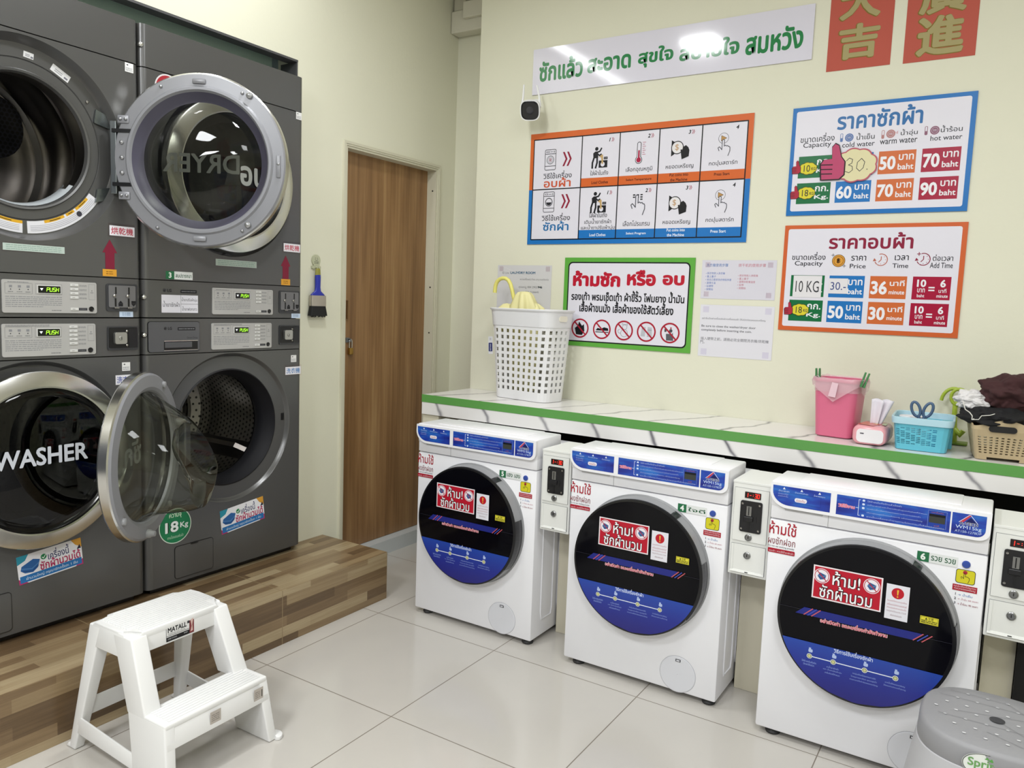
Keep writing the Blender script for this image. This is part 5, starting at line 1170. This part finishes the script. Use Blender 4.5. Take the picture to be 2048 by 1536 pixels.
loft(b,rings,0,True,True); obj('ferrule',b,mat('#b9b2a8',.35,.6),root,smooth=40)
b=BM(); rings=[]
for z_,w_,t in ((.052,.043,.020),(.03,.047,.024),(.006,.0515,.026)): rings.append([(p[0],-.012+p[1],z_) for p in rrpts(0,0,w_*2,t,.006,4)])
loft(b,rings,0,True,True); R=random.Random(3)
for i in range(60):
    x=R.uniform(-.05,.05); tube(b,[(x*.95,-.012+R.uniform(-.01,.01),.012),(x,-.012+R.uniform(-.012,.012),R.uniform(-.002,.004))],.0012,4)
o=obj('bristles',b,mat('#111113',.7),root,smooth=40); o['kind']='stuff'
root=empty('padlock',(-.047,.016,1.088),rad(90),'small brass padlock hanging on the hasp of the wooden door','padlock')
b=BM(); box(b,-.013,-.008,-.020,.013,.008,.014,0,.003); obj('body',b,mat('#b08d4a',.3,.9),root,smooth=40)
b=BM(); tube(b,[(-.009,0,.012),(-.009,0,.045)]+[(-.009*cos(rad(a)),0,.045+.011*sin(rad(a))) for a in range(15,180,15)]+[(.009,0,.045),(.009,0,.012)],.0027,8); obj('shackle',b,CHROME,root,smooth=60)
root=empty('hasp',(-.0575,.000,1.140),rad(90),'grey steel hasp at the edge of the wooden door','hasp')
b=BM(); box(b,-.012,-.006,-.012,.014,0,.012,0,.001); tube(b,[(.006,-.004,.006),(.006,-.02,.006),(.006,-.02,-.006),(.006,-.004,-.006)],.003,8); obj('plate',b,mat('#8b8e92',.3,.9),root)
b=BM(); box(b,-.0575,-.014,1.245,-.040,-.006,1.335,0,.001); tag(obj('pull_handle',b,mat('#8b6b48',.35,.5)),'slim brown pull on the edge of the wooden door above the padlock','handle')

# =================================================================== ON THE COUNTER
CT=.8982
def se_loft(bm,w0,d0,w1,d1,r0,r1,z0,z1,nu,nv,skip,mi=0,hu=.5,hv=.5):
    """walls of a rounded-rect basket as a grid; odd cells can be holes of fraction hu, hv of the pitch"""
    cell=lambda k,h:(k//2)+(0 if k%2==0 else 1-h)
    def ringp(t):
        w,d,r,z_=w0+(w1-w0)*t,d0+(d1-d0)*t,r0+(r1-r0)*t,z0+(z1-z0)*t
        P=rrpts(0,0,w,d,r,6); L=[0]
        for i in range(len(P)): L.append(L[-1]+math.dist(P[i],P[(i+1)%len(P)]))
        out=[];k=0
        for i in range(nu):
            s_=L[-1]*cell(i,hu)/(nu/2)
            while L[k+1]<s_: k+=1
            f=(s_-L[k])/max(1e-9,L[k+1]-L[k]); a,b2=P[k],P[(k+1)%len(P)]; out.append((a[0]+(b2[0]-a[0])*f,a[1]+(b2[1]-a[1])*f,z_))
        return out
    vs=[[bm.verts.new(p) for p in ringp(cell(j,hv)/cell(nv,hv))] for j in range(nv+1)]
    for j in range(nv):
        for i in range(nu):
            if skip(i,j): continue
            f=bm.faces.new((vs[j][i],vs[j][(i+1)%nu],vs[j+1][(i+1)%nu],vs[j+1][i])); f.material_index=mi
    return vs
def solid(o,t,sub=0,off=-1):
    m=o.modifiers.new('solid','SOLIDIFY'); m.thickness=t; m.offset=off
    if sub: q=o.modifiers.new('sub','SUBSURF'); q.levels=sub; q.render_levels=sub
# white laundry basket
root=empty('laundry_basket',(.765,.390,CT),rad(-9),'white plastic laundry basket with square holes holding a yellow umbrella','basket')
NU,NV=58,23
b=BM(); vs=se_loft(b,.325,.165,.365,.205,.05,.055,.0,.345,NU,NV,lambda i,j:(i%2==1 and j%2==1 and 1<j<22),0,.44,.56)
b.faces.new(vs[0][::-1]); o=obj('body',b,mat('#e6e6e8',.35),root); solid(o,.003)
b=BM(); rings=[]
for dz,e in ((.345,.0),(.347,.004),(.36,.005),(.418,.008),(.420,.016),(.426,.018),(.429,.014),(.428,.004)):
    rings.append([(p[0],p[1],dz) for p in rrpts(0,0,.365+e*2+(dz-.345)*.12,.205+e*1.2+(dz-.345)*.12,.055+e,6)])
loft(b,rings,0); b.faces.ensure_lookup_table(); o=obj('rim_band',b,mat('#e3e3e6',.35),root,smooth=40); solid(o,.003,0,-1)
b=BM(); zz=.388; 
hexa(b,[(.1905,p[0]+.0,zz+p[1]) for p in rrpts(-.005,0,.055,.026,.010,4)],[(.1975,p[0],zz+p[1]) for p in rrpts(-.005,0,.055,.026,.010,4)]); obj('handle_slot',b,mat('#efeadb',.5),root)
b=BM(); hexa(b,[(-.196,-.03,.20),(-.1985,-.03,.20),(-.1985,-.0,.20),(-.196,-.0,.20)],[(-.203,-.03,.30),(-.2055,-.03,.30),(-.2055,0,.30),(-.203,0,.30)]); 
lb=obj('hang_tag',b,WHITEP,root); 
s=Sheet(0,.0003); s.crect(0,0,.034,.085,'#dfe0e6'); s.rrect(-.014,-.030,.014,.012,.003,'#25306e'); s.text('KEYWAY',0,-.009,.034,.008,'#e6e8f4',.02,rad(90)); s.micro(0,.03,.012,.012,3,'#8d8f98'); s.build('tag_print',root,(-.192,-.075,.245),(0,rad(-4),rad(-8)))
# yellow umbrella in it
root=empty('umbrella',(.70,.40,CT+.02),0,'folded yellow umbrella with a hooked handle standing in the laundry basket','umbrella')
YEL=mat('#e3dc7a',.35); YCL=mat('#e6dfa6',.5)
b=BM(); dx=Vector((-.035,0,.25)).normalized(); base=Vector((-.03,-.02,.455)); 
path=[(.0,-.01,.30),(-.01,-.013,.40),(-.024,-.016,.424),(-.036,-.018,.460),(-.046,-.02,.497),(-.056,-.02,.524),(-.068,-.02,.541),(-.084,-.02,.550),(-.102,-.02,.551),(-.119,-.02,.546),(-.133,-.02,.534),(-.141,-.02,.517),(-.144,-.02,.498),(-.145,-.02,.480)]
tube(b,path,.0095,12); obj('handle',b,YEL,root,smooth=60)
b=BM(); rings=[]; n=48
for z_,r,w_ in ((.004,.012,.0),(.02,.05,.2),(.12,.062,.25),(.22,.066,.3),(.32,.066,.28),(.42,.056,.25),(.47,.040,.15),(.486,.030,.05),(.490,.012,0)):
    rings.append([(.028-.03*(z_-.2)+r*(1+w_*sin(6*2*pi*i/n+z_*9))*cos(2*pi*i/n)*1.1,-.01+r*(1+w_*sin(6*2*pi*i/n+z_*9))*sin(2*pi*i/n)*.8,z_) for i in range(n)])
loft(b,rings,0,True,True); obj('canopy',b,YCL,root,smooth=60)
b=BM(); 
for (x,y,z_,r) in ((-.075,-.015,.345,.066),(.075,-.0,.365,.055)):
    rings=[[(x+r*q*cos(2*pi*i/30)*(1+.2*sin(5*2*pi*i/30)),y+.7*r*q*sin(2*pi*i/30),z_+h_*r) for i in range(30)] for q,h_ in ((.3,-.9),(1,-.4),(1.05,.3),(.75,.9),(.3,1.25),(.02,1.3))]; loft(b,rings,0,True,True)
obj('canopy_fold',b,YCL,root,smooth=60)
# pink bin
root=empty('waste_bin',(2.168,.335,CT),rad(-7),'pink plastic bin with a clear liner on the counter','bin')
PINK=mat('#d56a8a',.32); 
b=BM(); rings=[[(p[0],p[1],z_) for p in rrpts(0,0,w_,d_,r_,6)] for z_,w_,d_,r_ in ((.0,.120,.115,.02),(.004,.132,.126,.024),(.19,.156,.148,.03),(.205,.158,.150,.03))]
rings+= [[(p[0],p[1],z_) for p in rrpts(0,0,w_,d_,.03,6)] for z_,w_,d_ in ((.207,.168,.160),(.214,.171,.163),(.217,.168,.16),(.216,.158,.150),(.10,.138,.13),(.006,.12,.113))]
loft(b,rings,0,True,True); obj('body',b,PINK,root,smooth=40)
b=BM(); P0=rrpts(0,0,.176,.168,.034,6); P=[(a[0]+(c[0]-a[0])*k/(8 if math.dist(a,c)>.02 else 1),a[1]+(c[1]-a[1])*k/(8 if math.dist(a,c)>.02 else 1)) for a,c in zip(P0,P0[1:]+P0[:1]) for k in range(8 if math.dist(a,c)>.02 else 1)]; n=len(P); R=random.Random(5)
top=[(x*.97,y*.97,.222+.004*noise.noise(Vector((x*60,y*60,0)))) for x,y in P]
def drop(x,y):
    if y<-.05: return .012+.062*max(0,1-abs(x)/.085)
    if x>.05: return .02+.03*max(0,1-abs(y)/.08)
    return .02
mid=[(x*1.02,y*1.02,.208) for x,y in P]; low=[(x*(1.0-.35*drop(x,y)),y*(1.0-.35*drop(x,y))-.0005,.208-drop(x,y)) for x,y in P]; inn=[(x*.9,y*.9,.17) for x,y in P]
loft(b,[inn,[(x*.9,y*.9,.213) for x,y in P],top,mid,low],0); obj('liner',b,mat('#eccad3',.25,0,0,.45),root,smooth=70)
b=BM(); hexa(b,[(-.016,-.0905,.155),(.010,-.0905,.152),(.010,-.0895,.152),(-.016,-.0895,.155)],[(-.004,-.0925,.208),(.018,-.0925,.205),(.018,-.0915,.205),(-.004,-.0915,.208)]); obj('liner_flap',b,mat('#e3c3ce',.3),root)
def peg(x,y,rz,tilt,label):
    r=empty('clothes_peg',(x,y,CT+.196),rz,label,'clothes peg','green pegs on the pink bin'); r.rotation_euler=(0,tilt,rz)
    GR=mat('#3f7f4a',.3)
    for sg in (-1,1):
        b=BM(); hexa(b,[(sg*.0015,-.007,0),(sg*.009,-.007,0),(sg*.009,.007,0),(sg*.0015,.007,0)],[(sg*.004,-.005,.056),(sg*.009,-.005,.056),(sg*.009,.005,.056),(sg*.004,.005,.056)],0,.001); obj('jaw',b,GR,r)
    b=BM(); tube(b,[(-.008,-.006,.022),(-.003,-.006,.028),(.003,-.006,.028),(.008,-.006,.022)],.0012,6); obj('spring',b,STEEL,r)
peg(2.093,.300,rad(-10),rad(-4),'green clothes peg on the banner side of the pink bin rim'); peg(2.252,.262,rad(20),rad(16),'green clothes peg tilted on the tissue side of the pink bin rim')
# tissue pack
root=empty('tissue_pack',(2.300,.275,CT),rad(-2),'pink and white tissue pack with a sheet pulled up, between bin and blue basket','tissue pack')
b=BM(); rings=[]
for y,k in ((-.088,.86),(-.084,.97),(-.06,1.02),(0,1.03),(.07,1.0),(.088,.8)):
    rings.append([(p[0]*k,y,.034+p[1]*k) for p in rrpts(0,0,.110,.066,.022,5)])
loft(b,rings,0,True,True); obj('wrapper',b,mat('#e2a0a8',.2),root,smooth=60)
b=BM(); prism(b,rrpts(.004,.032,.088,.048,.014),-.0895,-.085,0,.001); obj('tissue_stack',b,mat('#e9e6ea',.7),root)
s=Sheet(.090,.0002); s.crect(-.022,.040,.012,.004,'#55505a'); s.build('tear_mark',root)
s2=Sheet(0,.0003,.2); s2.poly([(-.045,-.06),(.01,-.08),(.03,-.02),(.012,.02),(-.03,.03)],'#d0564e'); s2.poly([(-.006,-.02),(.016,-.03),(.016,.006)],'#d8a040'); s2.ring(.02,-.02,.02,.023,'#c84a50',14,-60,120); s2.poly([(.03,-.03),(.046,-.04),(.044,.03),(.03,.04)],'#a8b088'); s2.build('wrapper_print',root,(0,0,.0685),(rad(-90),0,0))
b=BM(); 
for k,(xa,xb,yo,lx) in enumerate(((-.012,.014,0,.006),(.0,.024,.006,.028))):
    n=8; vs=[]
    for i in range(n+1):
        t=i/n; vs.append([(xa+(xb-xa)*u+lx*t+ (u-.5)*.016*t, yo-.004+.006*sin(u*5+k)+.008*t, .062+.098*t*(1-.12*abs(u-.4))) for u in [q/6 for q in range(7)]])
    loft(b,vs,0,False,False,False)
o=obj('tissue_sheet',b,mat('#dcd8e2',.8),root,smooth=70); solid(o,.0006)
# blue basket and its things
root=empty('storage_basket',(2.458,.288,CT),rad(2),'light blue plastic basket with slotted sides holding scissors','basket')
BL=mat('#62bcd2',.35)
b=BM(); NUb,NVb=88,31
def skb(i,j):
    if not(5<j<27) or j%2==0: return False
    k=(i+ (3 if (j//2)%2 else 0))%8
    s_=i/NUb
    return i%2==1 and i%22 not in (21,19,1) and (j//2+i//2)%5!=0
vs=se_loft(b,.158,.190,.178,.214,.022,.026,0,.092,NUb,NVb,skb,0,.80,.55); b.faces.new(vs[0][::-1]); o=obj('body',b,BL,root); solid(o,.0025)
b=BM(); rings=[[(p[0],p[1],z_) for p in rrpts(0,0,.178+e,.214+e,.028,6)] for z_,e in ((.090,.0),(.0905,.012),(.106,.016),(.113,.016),(.114,.010),(.112,.004),(.092,-.002))]; loft(b,rings,0); obj('rim',b,mat('#b3d6e4',.35),root,smooth=40)
root=empty('scissors',(2.452,.250,CT+.075),rad(4),'slate blue handled scissors standing in the light blue basket','scissors')
for sg in (-1,1):
    b=BM(); cx,cz=sg*.019,.062; path=[]
    for a in range(0,360,20): 
        t=rad(a); path.append((cx+.0135*cos(t)+sg*.006*sin(t),0,cz+.025*sin(t)))
    path.append(path[0]); tube(b,path+[path[1]],.0048,8,0,False); tube(b,[(sg*.011,0,.042),(sg*.004,.0,.022),(0,0,.012)],[.006,.005,.004],8); obj('handle',b,mat('#4c6484',.4),root,smooth=60)
    b=BM(); hexa(b,[(-sg*.001,-.001+sg*.001,-.055),(-sg*.004,-.001+sg*.001,-.055),(-sg*.004,.0005+sg*.001,-.055),(-sg*.001,.0005+sg*.001,-.055)],[(sg*.006,-.001+sg*.001,.03),(-sg*.006,-.001+sg*.001,.03),(-sg*.006,.0005+sg*.001,.03),(sg*.006,.0005+sg*.001,.03)]); obj('blade',b,CHROME,root)
b=BM(); rings=[[(.045*q*cos(2*pi*i/36),.030*q*sin(2*pi*i/36),z_) for i in range(36)] for q,z_ in ((.7,0),(1,.008),(1.0,.012),(.92,.015),(.7,.011),(.02,.010))]; loft(b,rings,0,True,True); tag(obj('dish',b,mat('#dedfe4',.35),None,(2.422,.300,CT+.092),60),'small white oval dish lying in the light blue basket','dish')
b=BM(); vlathe(b,[(.015,0),(.016,.004),(.016,.075),(.0145,.082),(.0145,.094),(.012,.098)],0,0,24,0,True,True); tag(obj('bottle',b,mat('#4aa6d2',.35),None,(2.497,.262,CT+.004),50),'small sky blue capped bottle in the light blue basket','bottle')
b=BM(); box(b,-.018,-.013,0,.018,.013,.098,0,.002); o=tag(obj('carton',b,mat('#5fb3c4',.5),None,(2.532,.300,CT+.004)),'small turquoise carton in the corner of the light blue basket','box')
b=BM(); box(b,-.008,-.0135,.086,.008,-.0128,.092); obj('carton_print',b,mat('#3d6a4a',.5),o)
# lime green hook stand
root=empty('hook_stand',(2.547,.470,CT),0,'lime green plastic stand with curled hooks between the blue and beige baskets','stand')
LG=mat('#a3b83a',.35)
b=BM(); box(b,-.045,-.035,0,.045,.028,.008,0,.003); obj('base',b,mat('#7f9a34',.4),root)
b=BM(); tube(b,[(0,0,.006),(-.004,0,.08),(-.006,0,.15)],[.012,.010,.008],10); obj('post',b,LG,root,smooth=60)
for pts in ([(-.006,0,.14)]+[(.005+.026*cos(rad(a)),-.004,.172+.030*sin(rad(a))) for a in range(250,-111,-20)],[(-.006,0,.15)]+[(-.012+.040*cos(rad(a)),.006,.150+.052*sin(rad(a))) for a in range(10,176,15)],[(.02,0,.19)]+[(.016+.036*cos(rad(a)),.0,.162+.034*sin(rad(a))) for a in range(100,-1,-15)]):
    b=BM(); tube(b,pts,.0062,8); obj('hook',b,LG,root,smooth=60)
b=BM(); tube(b,[(-.004,0,.085),(-.045,-.005,.095),(-.052,-.005,.085)],.0055,8); tube(b,[(0,0,.055),(.02,-.012,.035),(.028,-.012,.052)],.010,8); obj('side_arm',b,LG,root,smooth=60)
# beige basket and clothes
root=empty('storage_basket',(2.694,.275,CT),rad(6),'beige plastic basket with square holes and oval handle, heaped with clothes','basket')
BG=mat('#b9a684',.5)
b=BM(); NUc,NVc=96,23
def skc(i,j): 
    if not (3<j<18) or j%2==0 or i%2==0: return False
    return i%24 not in (0,1,23,22)
vs=se_loft(b,.160,.185,.196,.235,.014,.018,.0,.100,NUc,NVc,skc); b.faces.new(vs[2][::-1]); 
kill=[f for f in b.faces if f.calc_center_median().z<.009 and abs(f.calc_center_median().x)<.045 and f.normal.z>-2]
bmesh.ops.delete(b,geom=[f for f in kill if len(f.verts)==4],context='FACES'); o=obj('body',b,BG,root); solid(o,.003)
b=BM(); n=len(rrpts(0,0,1,1,.02,10)); 
def rimz(x,y,w,d):
    if abs(y)>d/2-.012: return .124+.012*cos(pi*min(1,abs(x)/(w*.5)))
    return .116
def rimring(e,z0=None,dz=0):
    w,d=.196+e,.235+e; P=[]
    for p in rrpts(0,0,w,d,.018,4):
        P.append(p)
    Q=[]
    for i in range(len(P)):
        a,c=P[i],P[(i+1)%len(P)]; m_=max(1,int(math.dist(a,c)/.008))
        for k in range(m_): Q.append((a[0]+(c[0]-a[0])*k/m_,a[1]+(c[1]-a[1])*k/m_))
    return [(x,y,(rimz(x,y,w,d) if z0 is None else z0)+dz) for x,y in Q]
r0,r1,r2,r3=rimring(0,.100),rimring(0,None),rimring(0,None,.002),rimring(0,None)
b2=loft(b,[r0,r1],0)
kl=[f for f in b.faces if f.calc_center_median().y<-.1 and False]
o=obj('rim',b,BG,root); solid(o,.004)
b=BM(); prism(b,rrpts(-.012,.106,.078,.020,.0099,6),-.1222,-.1150,0); obj('handle_slot',b,mat('#0e0d0f',.7),root)
def cloth(name,c,ctr,sz,seed,label,rough=.9,amp=.3,fr=1.6,sub=5,flat=None):
    b=BM(); bmesh.ops.create_icosphere(b,subdivisions=sub,radius=1)
    for v_ in b.verts:
        q=v_.co+Vector((seed*3.1,seed*1.7,0)); d_=noise.noise(q*fr)*amp+abs(noise.noise(q*fr*2.1+Vector((5,0,0))))*amp*.6+noise.noise(q*9)*.02
        v_.co=Vector((v_.co.x*sz[0]*(1+d_),v_.co.y*sz[1]*(1+d_),v_.co.z*sz[2]*(1+d_)))
        if flat is not None and v_.co.z<flat: v_.co.z=flat+(v_.co.z-flat)*.15
    m=mat(c,rough); o=obj(name,b,m,None,ctr,70); return tag(o,label,'clothes','clothes heaped in the beige basket')
blk=cloth('clothes','#101014',(2.675,.265,CT+.134),(.105,.115,.040),1,'black clothes draped over the rim of the beige basket',.85,.22,2.2)
cloth('cloth','#dcdadb',(2.600,.270,CT+.186),(.050,.060,.032),2,'white cloth crumpled on the black clothes',.8,.34,2.0)
cloth('towel','#3f2325',(2.705,.285,CT+.216),(.082,.085,.062),4,'dark brown towel piled on top of the heap',.95,.38,1.7)
b=BM(); pts=[(2.574,.190,CT+.186),(2.584,.168,CT+.160),(2.598,.158,CT+.152),(2.606,.154,CT+.142),(2.606,.150,CT+.130),(2.612,.149,CT+.134)]; tube(b,pts,.0016,6); tube(b,[pts[4],(2.625,.146,CT+.133),(2.632,.146,CT+.146),(2.655,.146,CT+.150),(2.668,.148,CT+.156)],.0014,6); obj('drawstring',b,mat('#d8d6cf',.8),blk,None); bpy.data.objects['drawstring'].matrix_parent_inverse=Matrix.Translation(-Vector((2.675,.265,CT+.134)))
b=BM(); vlathe(b,[(.004,0),(.004,.02)],0,0,8,0,True,True); tag(obj('wall_peg',b,mat('#2a2420',.5),None,(.3235,.60,.918)),'tiny dark peg on the wall end above the counter corner','peg'); bpy.data.objects['wall_peg'].rotation_euler=(0,rad(-90),0)

# =================================================================== STOOLS
root=empty('step_stool',(.68,-1.445,0),rad(1.5),'white plastic two-step stool in front of the grey machines','step stool')
# local: +x is the front (towards the room), y along the width
SW=mat('#e6e6e6',.35)
TZ,LZ=.400,.200
def hw(z_): return .1875-.0275*z_/.4           # half width, flaring to the floor
XB=lambda z_:-.235+.075*z_/.4                  # back face
XF_=lambda z_:.125-.09*(z_-.2)/.2              # front of the upper column
XL=lambda z_:.229-.03*z_/.2                    # front of the lower step
def slab(bm,x0,x1,y0,y1,z0,z1,bev=.006): box(bm,x0,y0,z0,x1,y1,z1,0,bev,3)
def tread(name,x0,x1,z_,n,notch=False):
    b=BM(); h=hw(z_)
    if notch: zprism(b,[(x0+.02,-h+.045),(x0+.02,-h+.0),(x0+.06,-h),(x1-.06,-h),(x1-.045,-h+.005),(x1-.03,-h+.028),(x1,-h+.034),(x1,h-.034),(x1-.03,h-.028),(x1-.045,h-.005),(x1-.06,h),(x0+.06,h),(x0+.02,h),(x0+.02,h-.045),(x0,h-.05),(x0,-h+.05)],z_-.02,z_,0,.004)
    else: slab(b,x0,x1,-h,h,z_-.02,z_)
    for k in range(n):
        x=x0+.016+(x1-x0-.03)*k/(n-1); e=.020 if not(notch and x>x1-.05) else .042
        if notch and x<x0+.02: e=.06
        box(b,x-.0035,-h+e,z_-.001,x+.0035,h-e,z_+.0028,0,.0012,2)
    return obj(name,b,SW,root,smooth=35)
tread('upper_tread',XB(.4)+.0,.035,TZ,14,True); tread('lower_tread',.085,.200,LZ,8)
b=BM(); h=hw(.4); 
box(b,.026,-h+.03,TZ-.062,.034,h-.03,TZ-.004,0,.003); box(b,XB(.4)+.004,-h+.04,TZ-.06,XB(.4)+.012,h-.04,TZ-.004,0,.003)
obj('upper_apron',b,SW,root,smooth=35)
for sg in (-1,1):
    b=BM(); h4,h34=hw(.4),hw(.33)
    hexa(b,[(XB(.33),sg*h34,.33),(XF_(.33)-.02,sg*h34,.33),(XF_(.33)-.02,sg*(h34-.006),.33),(XB(.33),sg*(h34-.006),.33)][::sg],[(XB(.4)+.018,sg*h4,TZ-.004),(.0,sg*h4,TZ-.004),(.0,sg*(h4-.006),TZ-.004),(XB(.4)+.018,sg*(h4-.006),TZ-.004)][::sg],0,.002); obj('side_apron',b,SW,root,smooth=35)
    # back leg (L section), front column, lower side panel, front leg
    b=BM()
    def lpiece(x0a,x1a,za,x0b,x1b,zb,ta=.028,tb=.028):
        ya,yb=hw(za),hw(zb)
        hexa(b,[(x0a,sg*ya,za),(x1a,sg*ya,za),(x1a,sg*(ya-ta),za),(x0a,sg*(ya-ta),za)][::sg],[(x0b,sg*yb,zb),(x1b,sg*yb,zb),(x1b,sg*(yb-tb),zb),(x0b,sg*(yb-tb),zb)][::sg],0,.005,3)
    lpiece(XB(.0),XB(0)+.030,.0005,XB(.39),XB(.39)+.055,.392,.030,.045); lg=obj('leg',b,SW,root,smooth=35)
    b=BM(); lpiece(XB(0)-.018,XB(0)+.012,.0005,XB(0)-.004,XB(0)+.010,.016); obj('foot',b,SW,lg,smooth=35)
    b=BM(); lpiece(.035,.118,.188,-.050,.036,.392,.052,.050); obj('column',b,SW,root,smooth=35)
    b=BM(); lpiece(.078,XL(0),.0005,.036,XL(.192)-.002,.196,.030,.034); lg=obj('leg',b,SW,root,smooth=35)
    b=BM(); 
    ya=hw(0); pts=[(XL(0)-.03,sg*(ya-.002))]+[(XL(0)-.014+.028*cos(rad(a)),sg*(ya-.002+.026*sin(rad(a)))) for a in range(180,-1,-20)]+[(XL(0)+.006,sg*(ya-.01))]
    zprism(b,pts if sg<0 else pts[::-1],.0005,.012,0,.002); obj('foot',b,SW,lg,smooth=35)
    b=BM(); y=hw(.06); hexa(b,[(XB(.06)+.02,sg*y,.055),(.075,sg*hw(.05),.035),(.075,sg*(y-.006),.035),(XB(.06)+.02,sg*(y-.006),.055)][::sg],[(XB(.11)+.02,sg*hw(.1),.105),(.068,sg*hw(.08),.08),(.068,sg*(hw(.08)-.006),.08),(XB(.1)+.02,sg*(hw(.1)-.006),.105)][::sg],0,.002); obj('side_brace',b,SW,root,smooth=35)
b=BM(); hexa(b,[(XB(.1)+.004,-hw(.1)+.02,.09),(XB(.1)+.012,-hw(.1)+.02,.09),(XB(.1)+.012,hw(.1)-.02,.09),(XB(.1)+.004,hw(.1)-.02,.09)],[(XB(.14)+.004,-hw(.1)+.02,.145),(XB(.14)+.012,-hw(.1)+.02,.145),(XB(.14)+.012,hw(.1)-.02,.145),(XB(.14)+.004,hw(.1)-.02,.145)],0,.002); obj('back_brace',b,SW,root,smooth=35)
b=BM(); h=hw(.2); hexa(b,[(XL(.13)-.008,-h+.0,.128),(XL(.13),-h+.0,.128),(XL(.13),h,.128),(XL(.13)-.008,h,.128)],[(XL(.2)-.010,-h,.194),(XL(.2)-.002,-h,.194),(XL(.2)-.002,h,.194),(XL(.2)-.010,h,.194)],0,.003); obj('lower_apron',b,SW,root,smooth=35)
R90=(0,0,rad(90))
s=Sheet(0,.00015,.3); s.crect(0,0,.092,.050,'#16161a'); s.rect(-.045,-.008,.030,.019,'#dcdcdc'); s.rect(-.045,-.012,.030,-.0095,'#dcdcdc'); s.rect(.031,-.024,.046,.025,'#7e3a3e'); s.poly([(.034,-.02),(.042,-.018),(.040,.0),(.044,.02),(.034,.016),(.038,-.004)],'#d6b8b0'); s.text('MATALL',-.010,.008,.062,.015,'#17171b',.03); s.crect(.0265,.012,.007,.008,'#3a3a40'); s.text('FURNITURE AND DECOR',-.012,-.004,.056,.004,'#2a2a30'); s.text('STEP STOOL',-.026,-.018,.03,.004,'#c9c9cc'); s.micro(.018,-.017,.012,.004,1,'#c9c9cc')
s.build('maker_sticker',root,(.0346,-.005,TZ-.031),R90)
s=Sheet(0,.00015,.5); s.crect(0,0,.036,.038,'#b9b1aa'); s.micro(0,0,.026,.022,4,'#8f8882',.5,5); s.build('paper_sticker',root,(XL(.16)-.0005+.0022,-.018,.159),(0,0,rad(90)))
s=Sheet(0,.00015,.5); s.crect(0,0,.034,.038,'#b9b1aa'); s.micro(-.004,0,.018,.022,4,'#8f8882',.5,6); s.crect(.012,0,.004,.022,'#5a5652'); s.build('paper_sticker',root,(XL(.16)-.0005+.0022,.135,.159),(0,0,rad(90)))
# grey stool
root=empty('stool',(2.738,-.700,0),rad(0),'grey plastic stool with a dotted top, in front of washer 6','stool')
def sel(w,d,e,n=64): 
    out=[]
    for i in range(n):
        t=2*pi*i/n; c,q=cos(t),sin(t); out.append((w*abs(c)**(2/e)*(1 if c>=0 else -1),d*abs(q)**(2/e)*(1 if q>=0 else -1)))
    return out
SZ=.42
def sr(w,z_,e=2.7): return [(x,y,z_) for x,y in sel(w,w,e)]
b=BM(); loft(b,[sr(.160,SZ-.055),sr(.1615,SZ-.052),sr(.1595,SZ-.012),sr(.156,SZ-.004),sr(.150,SZ),sr(.10,SZ+.0005),sr(.001,SZ+.001)],0,False,True); obj('seat',b,mat('#8f8f93',.5),root,smooth=50)
b=BM(); loft(b,[sr(.158,SZ-.053),sr(.163,SZ-.056),sr(.185,SZ-.2),sr(.200,.012),sr(.203,.001),sr(.196,.001),sr(.16,SZ-.1)],0); obj('body',b,mat('#b4b4b8',.45),root,smooth=50)
s=Sheet(0,.0004,.5)
for i in range(-3,4):
    for j in range(-3,4):
        x,y=.042*i+(.021 if j%2 else 0),.036*j
        if abs(x)**2.7+abs(y)**2.7<.135**2.7 and not(abs(x)<.02 and abs(y)<.02): s.circ(x,y,.0042,'#d6d6da',ry=.003,n=10)
for a,b_ in (((-.10,.108),(.02,.108)),((-.12,.072),(.10,.072)),((-.08,.0),(.06,.036)),((.02,.108),(.085,.036)),((-.02,-.072),(.06,-.108)),((-.12,-.036),(.1,-.036)),((.0,-.0),(.08,-.072))): s.line([a,b_],.0011,'#818186')
s.circ(0,0,.016,'#3a3a3e',ry=.0155)
s.build('seat_pattern',root,(0,0,SZ+.0018),(rad(-90),0,0))
s=Sheet(0,.0003,.35); s.circ(0,0,.044,'#d9dcd8',ry=.027,n=40); s.ring(0,0,0,0,'#3a3a3e',1); 
E2=[(.0425*cos(2*pi*i/40),.0255*sin(2*pi*i/40)) for i in range(40)]; s.line(E2,.0014,'#3a3d3a',True); s.text('Spring',0,.002,.066,.024,'#6a9a5c',.02); s.poly([(.006,.014),(.012,.02),(.018,.014),(.012,.012)],'#5a9a4c'); s.poly([(-.002,.016),(.003,.021),(.008,.016)],'#5a9a4c'); s.micro(0,-.016,.036,.004,1,'#6a6e6a')
s.build('maker_badge',root,(-.018,-.1612,SZ-.036),(rad(-6),0,rad(5)))
